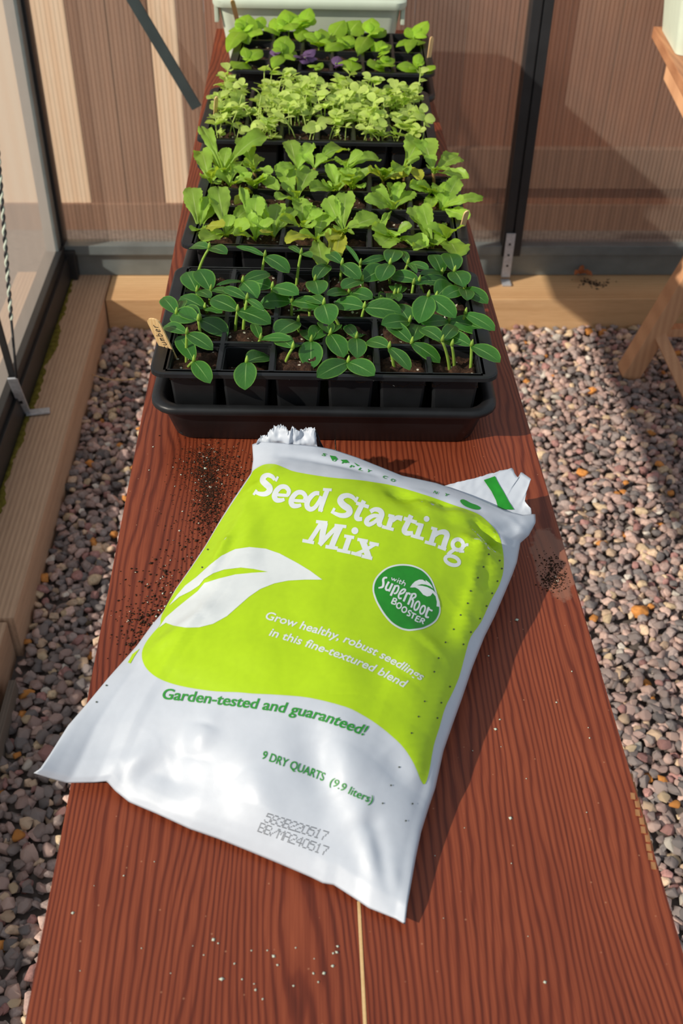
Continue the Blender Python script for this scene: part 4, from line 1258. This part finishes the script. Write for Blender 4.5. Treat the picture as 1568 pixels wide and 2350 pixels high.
# title lettering
Mx, Nx = (560, 960, 4.612), (820, 1060, 3.733)
def shift(lst, dx, dy, k=1.0):
    return [tuple([[(x * k + dx, y * k + dy) for x, y in st_[0]]] + list(st_[1:])) for st_ in lst]
e1 = [([(335,812),(400,818),(470,822)], 34), ([(462,826),(478,775),(445,733),(392,732),(345,775),(325,830),(345,868),(390,873),(432,862)], [34, 42, 44, 46, 50, 52, 50, 42, 30])]
S1 = [([(330,658),(300,622),(255,606),(215,625),(205,665),(235,700),(270,735),(272,772),(235,803),(180,805),(125,788)], [30, 40, 44, 52, 60, 64, 62, 58, 50, 42, 30]), ([(362,622),(338,672)], 24), ([(140,762),(105,815)], 26)]
S2 = [([(1180,872),(1145,838),(1095,822),(1040,838),(1022,880),(1055,925),(1105,960),(1118,998),(1085,1030),(1020,1032),(950,1005)], [30, 42, 46, 54, 62, 66, 64, 60, 52, 44, 30]), ([(1205,838),(1178,895)], 26), ([(962,955),(930,1012)], 28)]
dd = [([(800,800),(755,800),(705,840),(672,895),(675,945),(710,968),(755,945),(800,880),(822,830)], [40, 42, 48, 52, 52, 46, 40, 36, 36]), ([(885,762),(845,870),(815,960),(815,990)], 50), ([(838,758),(930,764)], 30), ([(800,975),(832,988)], 26)]
tt1 = [([(1272,878),(1235,950),(1195,1035),(1205,1068),(1252,1072)], [44, 50, 52, 48, 36]), ([(1188,902),(1322,944)], 38)]
title = S1 + e1 + shift(e1, 176, 60) + dd + S2 + tt1
V2, F2 = strokes(title, *Mx)
parts = [(V2, F2)]
aa = [([(112,432),(150,412),(192,420),(210,452),(192,510),(190,540),(212,550)], [32, 34, 40, 44, 42, 38, 26]), ([(195,468),(140,466),(95,490),(80,520),(100,540),(140,525),(180,490)], [26, 32, 38, 40, 36, 30, 26])]
rr = [([(300,462),(265,575)], 44), ([(266,462),(318,474)], 26), ([(212,558),(312,584)], 28), ([(300,512),(340,482),(385,490)], [26, 34, 44])]
t2_ = [([(462,462),(430,530),(403,588),(422,614),(478,614)], [38, 42, 44, 40, 30]), ([(398,488),(508,524)], 32)]
ii = [([(548,540),(508,655)], 44), ([(502,534),(566,548)], 26), ([(460,634),(568,664)], 28), (ell(593, 493, 12, 12, 0), 26, 1)]
nn_ = [([(668,585),(628,700)], 44), ([(632,570),(684,584)], 26), ([(578,688),(672,714)], 28), ([(660,640),(700,610),(745,606),(768,632),(750,690),(734,740)], [24, 34, 44, 44, 44, 44]), ([(690,728),(760,754)], 28)]
gg = [(ell(862, 712, 46, 44, 20), 34, 1), ([(905,730),(935,712),(952,712)], 24), ([(835,752),(800,775),(775,800)], [24, 28, 30]), (ell(812, 848, 62, 36, 20), 32, 1), ([(870,770),(915,770)], 20)]
parts.append(strokes(aa + rr + t2_ + ii + nn_ + gg, *Nx))
mx_ = [([(828,1105),(760,1210),(695,1310)], 48), ([(765,1098),(886,1110)], 34), ([(858,1112),(835,1225),(815,1340)], [62, 58, 46]), ([(1000,1140),(900,1240),(800,1345)], [40, 42, 46]), ([(1025,1142),(970,1260),(925,1370)], 62), ([(960,1138),(1085,1152)], 34), ([(620,1298),(744,1322)], 36), ([(864,1362),(994,1382)], 38),
       ([(1120,1258),(1065,1412)], 56), ([(1062,1250),(1168,1268)], 34), ([(988,1398),(1128,1426)], 36), (ell(1175, 1195, 18, 18, 0), 38, 1),
       ([(1255,1298),(1290,1390),(1320,1478)], 66), ([(1388,1338),(1280,1400),(1175,1446)], 36), ([(1202,1286),(1312,1306)], 34), ([(1328,1324),(1428,1344)], 34), ([(1136,1428),(1244,1456)], 34), ([(1246,1462),(1358,1488)], 36)]
parts.append(strokes(mx_, *Mx))
V2, F2 = merge(parts)
print_mesh('title_lettering', V2, F2, MAT['white_ink'], 0.0006)
# round badge
O = (850, 1290, 9.224)
bd = [(700,50),(860,66),(1000,110),(1120,175),(1230,280),(1310,400),(1370,550),(1420,720),(1462,880),(1480,1000),(1465,1110),(1400,1240),(1300,1330),(1190,1390),(1080,1430),(850,1465),(720,1452),(620,1420),(510,1360),(420,1290),(320,1180),(240,1070),(170,950),(110,830),(65,700),(45,600),(55,480),(90,380),(150,290),(240,200),(340,130),(450,85),(570,58)]
cxb, cyb = 760, 760
badge = print_mesh('badge', *fill(crop(bd, *O)), MAT['white_ink'], 0.0006, 6.0)
inn = [(cxb + (x - cxb) * (1 - 36 / math.hypot(x - cxb, y - cyb)), cyb + (y - cyb) * (1 - 36 / math.hypot(x - cxb, y - cyb))) for x, y in bd]
print_mesh('badge_field', *fill(crop(inn, *O)), MAT['green_ink'], 0.0008, 6.0, badge)
for pl in ([(832,548),(880,480),(940,422),(1030,382),(1100,385),(1170,428),(1158,388),(1240,450),(1290,510),(1320,572),(1250,520),(1170,490),(1080,480),(985,502),(960,530)], [(838,552),(940,548),(1010,585),(1060,640),(1110,700),(1190,738),(1260,725),(1310,662),(1370,735),(1395,850),(1388,945),(1460,958),(1455,850),(1400,690),(1310,600),(1200,540),(1100,515),(985,505)]):
    print_mesh('badge_leaf', *fill(crop(pl, *O), False), MAT['white_ink'], 0.0010, 6.0, badge)
bt = [([(355,345),(300,350),(272,390),(275,470),(255,540),(170,562)], [30, 38, 44, 44, 42, 24]), ([(390,430),(330,545),(335,600),(385,605)], 42), ([(465,468),(385,635)], 44), ([(530,505),(425,725)], 46), ([(530,520),(585,520),(590,580),(545,665),(490,678)], 36),
      ([(620,690),(690,665),(735,605),(695,588),(635,635),(592,725),(605,780),(655,778)], 36), ([(775,655),(695,845)], 44), ([(745,720),(795,672),(840,695)], [24, 34, 40]), ([(885,675),(788,912)], 44), ([(890,680),(945,690),(945,745),(870,790)], 36), ([(870,790),(895,840),(855,975)], 42),
      (ell(975, 936, 46, 98, 22), 36, 1), (ell(1095, 1022, 46, 92, 22), 36, 1), ([(1228,962),(1165,1130),(1178,1172),(1228,1178)], [42, 42, 40, 32]), ([(1190,988),(1302,1042)], 36),
      ([(450,340),(462,395),(502,365),(505,412),(552,378)], 18), ([(590,388),(560,445)], 20), ([(594,358),(606,364)], 20), ([(640,388),(608,455),(632,470)], 18), ([(605,408),(662,428)], 16), ([(710,398),(650,488)], 20), ([(668,462),(705,448),(732,470),(708,522)], 18),
      ([(495,770),(440,888)], 30), ([(492,778),(540,792),(545,830),(478,838)], 26), ([(478,838),(530,858),(520,905),(442,888)], 26), (ell(600, 935, 48, 58, 20), 28, 1), (ell(710, 1020, 48, 58, 20), 28, 1), ([(868,1058),(825,1038),(795,1065),(825,1105),(815,1150),(760,1132)], 28), ([(865,1080),(962,1122)], 26), ([(915,1100),(868,1208)], 30),
      ([(985,1150),(935,1256)], 30), ([(985,1152),(1052,1178)], 24), ([(962,1200),(1025,1224)], 22), ([(935,1252),(1008,1282)], 24), ([(1080,1195),(1030,1292)], 30), ([(1078,1198),(1130,1222),(1122,1258),(1060,1245)], 26), ([(1078,1248),(1106,1326)], 28)]
print_mesh('badge_lettering', *strokes(bt, *O), MAT['white_ink'], 0.0010, 0, badge)
# lines of small text set along curved baselines
def text_line(name, txt, base, cap, mat, slant=0.0, bold=0.0, h=0.0006, cut=6.0, squeeze_space=None):
    cu = bpy.data.curves.new('text', 'FONT'); cu.body = txt; cu.size = 1.0; cu.shear = slant; cu.offset = bold; cu.resolution_u = 4
    if squeeze_space: cu.space_word = squeeze_space
    to = bpy.data.objects.new('text', cu); COL.objects.link(to)
    bpy.context.view_layer.update()
    me = bpy.data.meshes.new_from_object(to.evaluated_get(bpy.context.evaluated_depsgraph_get()))
    P = np.array([v.co[:2] for v in me.vertices]); Fc = [tuple(p.vertices) for p in me.polygons]
    bpy.data.objects.remove(to); bpy.data.curves.remove(cu); bpy.data.meshes.remove(me)
    x0, x1 = P[:, 0].min(), P[:, 0].max()
    B = [np.array(b, float) for b in base]
    bp = np.array(catmull(base, 24)) if len(base) > 2 else poly_sample(base, 24)
    d = np.concatenate([[0], np.cumsum(np.linalg.norm(np.diff(bp, axis=0), axis=1))]); d /= d[-1]
    k = cap / 0.72
    out = []
    for x, y in P:
        u = (x - x0) / (x1 - x0)
        p = np.array([np.interp(u, d, bp[:, 0]), np.interp(u, d, bp[:, 1])])
        u2 = min(1, u + 0.01); u1 = max(0, u2 - 0.02)
        t = np.array([np.interp(u2, d, bp[:, 0]) - np.interp(u1, d, bp[:, 0]), np.interp(u2, d, bp[:, 1]) - np.interp(u1, d, bp[:, 1])]); t /= np.linalg.norm(t)
        up = np.array([t[1], -t[0]])
        out.append(p + up * y * k)
    return print_mesh(name, out, Fc, mat, h, cut)
text_line('slogan_lettering', 'Garden-tested and guaranteed!', [(373,1604),(500,1617),(639,1634),(740,1655),(838,1690)], 25, MAT['text_green'], 0.22, 0.018)
text_line('blurb_lettering', 'Grow healthy, robust seedlings', [(609,1421),(690,1444),(779,1471),(875,1512),(967,1563)], 19, MAT['white_ink'], 0.22, 0.016, 0.0006)
text_line('blurb_lettering', 'in this fine-textured blend', [(617,1459),(700,1484),(780,1512),(852,1541),(930,1580)], 19, MAT['white_ink'], 0.22, 0.016, 0.0006)
text_line('volume_lettering', '9 DRY QUARTS', [(600,1741),(670,1766),(742,1793)], 20, MAT['text_green'], 0.0, 0.012)
text_line('volume_lettering', '(9.9 liters)', [(756,1800),(800,1822),(852,1845)], 19, MAT['text_green'], 0.0, 0.008)
for ch, x, y, r in (('S', 738, 1046, 14), ('U', 762, 1058, 14), ('P', 784, 1064, 14), ('P', 802, 1073, 16), ('L', 822, 1079, 16), ('Y', 842, 1083, 20), ('C', 878, 1097, 20), ('O', 896, 1104, 20), ('N', 994, 1132, 18), ('Y', 1020, 1138, 18)):
    dx, dy = 12 * math.cos(math.radians(r)), 12 * math.sin(math.radians(r))
    text_line('maker_lettering', ch, [(x, y), (x + dx * 0.9, y + dy * 0.9)], 6.2, MAT['text_green'], 0.2, 0.02)
print_mesh('maker_mark', *fill([(1056,1150),(1064,1147),(1080,1155),(1094,1160),(1103,1166),(1098,1170),(1082,1168),(1064,1160)]), MAT['text_green'], 0.0005, 5.0)
for pl in ([(757,1046),(770,1048),(776,1055),(762,1056)], [(782,1056),(796,1056),(802,1063),(788,1062)], [(812,1062),(826,1070),(820,1070)]):
    print_mesh('maker_mark', *fill(pl, False), MAT['text_green'], 0.0005, 5.0)
# dot-matrix stamp
DOT = {'5': '11111 10000 11110 00001 00001 10001 01110', '8': '01110 10001 10001 01110 10001 10001 01110', '3': '01110 10001 00001 00110 00001 10001 01110', 'B': '11110 10001 10001 11110 10001 10001 11110', '2': '01110 10001 00001 00110 01000 10000 11111', '0': '01110 10001 10001 10001 10001 10001 01110', '1': '00100 01100 00100 00100 00100 00100 01110', '7': '11111 00001 00010 00010 00100 00100 00100', '/': '00001 00001 00010 00100 01000 10000 10000', 'M': '10001 11011 10101 10101 10001 10001 10001', 'A': '01110 10001 10001 11111 10001 10001 10001', '4': '00010 00110 01010 10010 11111 00010 00010'}
def dots(txt, a, b, hgt, lean):
    a, b = np.array(a, float), np.array(b, float)
    t = (b - a); Ln = np.linalg.norm(t); t /= Ln; up = np.array([t[1], -t[0]]) + t * lean
    cw_ = Ln / len(txt); parts = []
    for i, ch in enumerate(txt):
        for r, row in enumerate(DOT[ch].split()):
            for c_, bit in enumerate(row):
                if bit == '1':
                    p = a + t * (i * cw_ + c_ * cw_ * 0.78 / 4) + up * (hgt * (6 - r) / 6)
                    q = 1.25
                    parts.append(([p + np.array([q * math.cos(k * 1.047), q * math.sin(k * 1.047)]) for k in range(6)], [(0, 1, 2, 3, 4, 5)]))
    return merge(parts)
print_mesh('date_stamp', *dots('583B220517', (606, 1885), (748, 1929), 20, 0.18), MAT['dot_ink'], 0.0004)
print_mesh('date_stamp', *dots('BB/MA240517', (592, 1907), (750, 1964), 20, 0.05), MAT['dot_ink'], 0.0004)
# pinholes along the sides
HOLES = [(1121,1272),(1109,1301),(1096,1326),(1080,1357),(1073,1385),(1057,1412),(1041,1445),(1022,1475),(1006,1511),(996,1542),(974,1610),(960,1645),(944,1683),(916,1761),(897,1803),(878,1844),(946,1845),(931,1884),(1146,1287),(1151,1305),(1141,1334),(1129,1362),(1116,1391),(1101,1420),(1080,1451),(1063,1479),(1032,1576),(1012,1613),(1003,1648),(245,1574),(222,1612),(478,1262),(465,1303)]
for x, y in HOLES:
    print_mesh('pinhole', [np.array([x + 2.3 * math.cos(k * 1.047), y + 2.0 * math.sin(k * 1.047)]) for k in range(6)], [(0, 1, 2, 3, 4, 5)], MAT['hole'], 0.0007)
# torn-open top: flaps and black lining
def sheet(name, lower, upper, mat, nu=40, nv=14, wr=0.0016, th=0.0005, bow=0.0, seed=0, jag=0.0):
    A = poly_sample(lower, nu); B = poly_sample(upper, nu)
    rj = random.Random(seed)
    J = np.zeros((nu, 3))
    for i in range(2, nu - 2):
        J[i, 1] = rj.uniform(-jag, jag); J[i, 0] = rj.uniform(-jag, jag) * 0.5
    V = []
    for j in range(nv):
        t = j / (nv - 1)
        for i in range(nu):
            p = A[i] * (1 - t) + B[i] * t + J[i] * max(0.0, (t - 0.78) / 0.22)
            q = at_z(p[0], p[1], TZ + p[2])
            k = wr * noise.noise(q * 70 + Vector((seed, 0, 0))) + wr * 0.7 * noise.noise(q * 180) + bow * math.sin(math.pi * t)
            q = q + Vector((0, -1, 0.3)).normalized() * k * min(1, t * 4)
            V.append(q - bag.location)
    Fc = [(j * nu + i, j * nu + i + 1, (j + 1) * nu + i + 1, (j + 1) * nu + i) for j in range(nv - 1) for i in range(nu - 1)]
    o = mesh_obj(name, V, Fc, mat, bag, True)
    md = o.modifiers.new('thick', 'SOLIDIFY'); md.thickness = th
    return o
o = sheet('torn_flap', [(588,1020,.056),(612,1022,.058),(650,1028,.060),(690,1033,.059),(731,1040,.058)], [(590,1012,.064),(603,997,.068),(612,1000,.070),(622,985,.076),(630,978,.080),(644,976,.082),(656,979,.082),(661,989,.080),(668,986,.082),(672,974,.084),(678,984,.082),(688,990,.080),(694,985,.080),(706,982,.082),(723,981,.084),(726,1008,.072)], MAT['film'], 84, 18, 0.0034, 0.0005, 0.004, 1, 3.2)
o['label'] = 'crumpled torn white flap at the left corner'
o = sheet('torn_flap', [(985,1126,.048),(1040,1142,.047),(1100,1163,.044),(1160,1183,.042),(1222,1186,.040)], [(999,1123,.050),(1032,1111,.053),(1074,1101,.056),(1120,1088,.058),(1176,1073,.060),(1183,1088,.058),(1192,1097,.057),(1196,1083,.059),(1208,1092,.059),(1219,1100,.058),(1214,1116,.056),(1208,1132,.052),(1203,1148,.050),(1219,1167,.046)], MAT['film'], 72, 16, 0.0016, 0.0005, 0.0, 2, 1.2)
o['label'] = 'torn white flap with green bar at the right corner'
flap = o
sheet('black_lining', [(722,1042,.050),(748,1046,.052),(790,1064,.052),(849,1084,.052),(850,1090,.050)], [(723,984,.078),(731,1003,.072),(748,1036,.056),(800,1058,.056),(850,1066,.056)], MAT['film_in'], 30, 6, 0.0008, 0.0006, 0, 3)
# green bar printed on the right flap
dep = bpy.context.evaluated_depsgraph_get()
fb = BVHTree.FromPolygons([v.co + bag.location for v in flap.data.vertices], [tuple(p.vertices) for p in flap.data.polygons])
bar = crop([(1085,155),(1130,140),(1180,122),(1215,190),(1260,265),(1300,340),(1345,408),(1275,406),(1210,400),(1190,330),(1150,250),(1115,200)], *Nx)
bm = bmesh.new()
vs = [bm.verts.new((x, y, 0)) for x, y in bar]; bm.faces.new(vs); bmesh.ops.triangulate(bm, faces=list(bm.faces))
for ax in (0, 1):
    for q in range(1070 if ax else 1100, 1200, 5):
        co = [0, 0, 0]; co[ax] = q; no = [0, 0, 0]; no[ax] = 1
        bmesh.ops.bisect_plane(bm, geom=list(bm.verts) + list(bm.edges) + list(bm.faces), plane_co=co, plane_no=no, dist=1e-4)
for v in bm.verts:
    d = ray(v.co.x, v.co.y).normalized()
    loc, nr, idx, ds = fb.ray_cast(CAM, d)
    if loc is None: loc = at_z(v.co.x, v.co.y, TZ + 0.05)
    v.co = loc - d * 0.0012 - bag.location
bm.normal_update()
obj_bm('green_bar', bm, MAT['green_ink'], flap, True)

# ------------------------------------------------------------------ spilled mix on the bench
random.seed(5)
def crumbs(name, spots, mat, label, cat):
    V, Fc = [], []
    for (cx_, cy_, sx, sy, n, r0, r1) in spots:
        for k in range(n):
            p = at_z(random.gauss(cx_, sx), random.gauss(cy_, sy), TZ)
            if not (BX0 + 0.004 < p.x < BX1 - 0.004): continue
            r = random.uniform(r0, r1) * (1 if random.random() < 0.9 else 1.8)
            h = (r * random.uniform(0.8, 1.4), r * random.uniform(0.8, 1.4), r * random.uniform(0.5, 1.0)); an = random.uniform(0, 3.14)
            o0 = len(V)
            for d in ((1, 0, 0), (0, 1, 0), (-1, 0, 0), (0, -1, 0), (0, 0, 1), (0, 0, -0.3)):
                x, y = d[0] * h[0], d[1] * h[1]
                V.append(Vector((p.x + x * math.cos(an) - y * math.sin(an), p.y + x * math.sin(an) + y * math.cos(an), TZ + 0.0002 + h[2] * 0.3 + d[2] * h[2])))
            for a in range(4):
                Fc += [(o0 + a, o0 + (a + 1) % 4, o0 + 4), (o0 + (a + 1) % 4, o0 + a, o0 + 5)]
    o = mesh_obj(name, V, Fc, mat, None, True)
    return tag(o, label, cat, kind='stuff')
crumbs('spilled_soil', [(470,1065,30,24,1100,.0002,.0007),(482,1130,18,42,1800,.0002,.0008),(470,1110,40,60,500,.0002,.0006),(450,1250,40,60,300,.0003,.0010),(330,1400,40,50,130,.0004,.0012),(380,1380,20,40,120,.0004,.0011),(545,1090,20,30,120,.0004,.001),(320,1440,26,30,160,.0004,.001)], MAT['soil'], 'dark crumbs of spilled potting mix left of the bag', 'soil crumbs')
crumbs('soil_smudge', [(1268,1310,16,20,220,.0003,.0009),(1276,1335,18,12,160,.0003,.0009)], MAT['soil'], 'dry earthy smudge on the bench right of the bag', 'soil smudge')
crumbs('perlite_bits', [(460,1080,40,60,40,.0005,.0011),(390,1370,30,40,30,.0005,.0012),(560,2210,60,30,9,.0006,.0014),(780,2200,30,30,5,.0008,.0016),(1190,1500,60,90,6,.0007,.0014),(640,2210,60,60,7,.0005,.0010),(1200,1900,160,200,16,.0004,.0008),(400,2100,160,150,14,.0004,.0007)], MAT['sage'], 'white perlite specks scattered over the bench', 'specks')

# ------------------------------------------------------------------ sage planters and the table at the right
def planter(name, cx_, cy_, w, d, z0, z1, label, rz=0.0, clip=True):
    t = thing(name, (cx_, cy_, z0), label, 'planter', None, rz)
    H = z1 - z0
    L = [rrect(w / 2 - 0.022, d / 2 - 0.020, 0.018, 0.0), rrect(w / 2 - 0.006, d / 2 - 0.006, 0.020, H - 0.018), rrect(w / 2 + 0.004, d / 2 + 0.004, 0.022, H - 0.017), rrect(w / 2 + 0.006, d / 2 + 0.006, 0.024, H - 0.012), rrect(w / 2 + 0.006, d / 2 + 0.006, 0.024, H - 0.004),
         rrect(w / 2 + 0.002, d / 2 + 0.002, 0.022, H), rrect(w / 2 - 0.008, d / 2 - 0.008, 0.018, H), rrect(w / 2 - 0.012, d / 2 - 0.012, 0.016, H - 0.006), rrect(w / 2 - 0.026, d / 2 - 0.024, 0.014, 0.006)]
    v, f = loft(L)
    o = mesh_obj('planter_body', v, f, MAT['sage'], t, True)
    md = o.modifiers.new('edge', 'EDGE_SPLIT'); md.split_angle = math.radians(45)
    if clip:
        for sx in (-1, 1):
            bm = bmesh.new(); box_bm(bm, sx * (w / 2 - 0.001) - 0.004, sx * (w / 2 - 0.001) + 0.004, -d / 2 + 0.01, -d / 2 + 0.04, H - 0.048, H - 0.017, 0.002)
            obj_bm('clip', bm, MAT['sage'], t)
    n = 12; SV = []; SF = []
    for q in range(n):
        for p in range(n):
            xx = (w / 2 - 0.013) * (2 * p / (n - 1) - 1); yy = (d / 2 - 0.013) * (2 * q / (n - 1) - 1)
            SV.append(Vector((xx, yy, H - 0.014 + 0.006 * noise.noise(Vector((xx * 60, yy * 60, 2))))))
    for q in range(n - 1):
        for p in range(n - 1):
            k = q * n + p; SF.append((k, k + 1, k + n + 1, k + n))
    so = mesh_obj('potting_soil', SV, SF, MAT['soil'], None, True, None, t.location); so.rotation_euler = (0, 0, rz)
    tag(so, 'dark soil filling the %s' % ('planter behind the basil' if clip else 'planter at the right'), 'soil', kind='stuff')
    return t
planter('planter_box', 0.027, 2.355, 0.374, 0.235, TZ + 0.001, 0.868, 'pale sage plastic planter behind the basil tray', math.radians(-1.5))
tc_ = at_z(1500, 60, 0.745); te = at_z(1568, 185, 0.745)
ta = math.atan2(te.y - tc_.y, te.x - tc_.x)   # direction of the table's left edge, towards the camera
dirn = Vector((math.cos(ta), math.sin(ta), 0)); perp = Vector((-dirn.y, dirn.x, 0))
if perp.x < 0: perp = -perp
rtab = thing('side_table', (tc_.x + 0.3, tc_.y - 0.3, 0), 'orange-brown wooden trestle table at the right edge', 'table')
ro = Vector(rtab.location)
bm = bmesh.new()
mid0 = tc_ + perp * 0.26
beam_bm(bm, mid0 - ro - Vector((0, 0, 0.012)), mid0 + dirn * 1.1 - ro - Vector((0, 0, 0.012)), 0.52, 0.024, Vector((0, 0, 1)), 0.003)
obj_bm('tabletop', bm, MAT['rt_wood'], rtab)
bm = bmesh.new(); e0 = tc_ + perp * 0.035 + dirn * 0.10
beam_bm(bm, e0 - ro - Vector((0, 0, 0.055)), e0 + dirn * 0.9 - ro - Vector((0, 0, 0.055)), 0.022, 0.06, Vector((0, 0, 1)), 0.003)
obj_bm('apron', bm, MAT['leg_wood'], rtab)
ft = at_z(1440, 858, 0.0); up_ = at_y(1568, 650, ft.y)
ldir = (up_ - ft).normalized()
bm = bmesh.new(); beam_bm(bm, ft - ro, ft + ldir * (0.70 / ldir.z) - ro, 0.045, 0.058, Vector((0, 1, 0)), 0.004); obj_bm('leg', bm, MAT['leg_wood'], rtab)
ft2 = Vector((ft.x + 0.46, ft.y, 0)); top2 = ft + ldir * (0.70 / ldir.z)
bm = bmesh.new(); beam_bm(bm, ft2 - ro, Vector((top2.x + 0.02, top2.y + 0.03, 0.70)) - ro, 0.045, 0.058, Vector((0, 1, 0)), 0.004); obj_bm('leg', bm, MAT['leg_wood'], rtab)
s0 = at_y(1520, 758, ft.y); 
bm = bmesh.new(); beam_bm(bm, s0 - ro, Vector((ft2.x - 0.02, s0.y, s0.z)) - ro, 0.03, 0.022, Vector((0, 0, 1)), 0.003); obj_bm('stretcher', bm, MAT['leg_wood'], rtab)
g0 = s0 + Vector((-0.005, -0.01, -0.01)); g1 = at_z(1600, 950, 0.005)
bm = bmesh.new(); beam_bm(bm, g0 - ro, g1 - ro, 0.028, 0.045, Vector((0, 1, 0)), 0.003); obj_bm('brace', bm, MAT['leg_wood'], rtab)
for k in (0.25, 0.95):
    pb = tc_ + perp * 0.45 + dirn * k
    bm = bmesh.new(); box_bm(bm, pb.x - ro.x - 0.02, pb.x - ro.x + 0.02, pb.y - ro.y - 0.02, pb.y - ro.y + 0.02, 0, 0.72, 0.003); obj_bm('leg', bm, MAT['leg_wood'], rtab)
pc = tc_ + perp * 0.172 + dirn * 0.118
planter('planter_box', pc.x, pc.y, 0.36, 0.24, 0.746, 0.90, 'pale sage plastic planter on the right-hand table', ta + math.pi / 2, False)

# ------------------------------------------------------------------ small litter
dl = at_z(1330, 634, 0.090)
dry = thing('dry_leaf', dl, 'curled brown dead leaf lying on the back timber', 'dead leaf')
MAT['dry'] = leaf_mat('dead_leaf', (176, 104, 62), (150, 84, 50), (190, 110, 50), 0.7, 0.2)
MAT['dry_dark'] = plain('dark_litter', (62, 46, 34), 0.9, 0.3, 80)
for k, (dx, dy, wd) in enumerate(((0.030, -0.020, 0.020), (-0.022, -0.026, 0.018), (0.010, 0.016, 0.014))):
    V, Fc, UV = leaf_geo(Vector((0, 0, 0.006)), Vector((dx, dy, 0.012 + 0.006 * k)), wd, Vector((0, -0.2, 1)), 0.3, 0.6, 'basil', 12, 7, 0, 0.10, 9.1 + k)
    mesh_obj('leaf_blade', V, Fc, MAT['dry'], dry, True, UV)
V, Fc = [], []
for k in range(70):
    p = Vector((random.gauss(0.035, 0.022), random.gauss(-0.028, 0.012), 0)); r = random.uniform(0.0015, 0.005); o0 = len(V)
    for d in ((1, 0, 0), (0, 1, 0), (-1, 0, 0), (0, -1, 0), (0, 0, 1), (0, 0, -0.2)):
        V.append(Vector((dl.x + p.x + d[0] * r, dl.y + p.y + d[1] * r, 0.0836 + max(0, d[2]) * r * 0.8)))
    for a in range(4):
        Fc += [(o0 + a, o0 + (a + 1) % 4, o0 + 4), (o0 + (a + 1) % 4, o0 + a, o0 + 5)]
tag(mesh_obj('leaf_litter', V, Fc, MAT['dry_dark']), 'dark crumbs of leaf litter beside the dead leaf on the back timber', 'leaf litter', kind='stuff')
sa, sb, sc_ = at_z(196, 852, 0.030), at_z(255, 882, 0.024), at_z(312, 868, 0.026)
straw = thing('dry_stalk', sa, 'thin pale dry stalk lying across the gravel left of the bench', 'stalk')
v, f = tube(bez(Vector((0, 0, 0)), sb - sa, sc_ - sa, 12), 0.0012, 5)
mesh_obj('stalk', v, f, MAT['label'], straw, True)
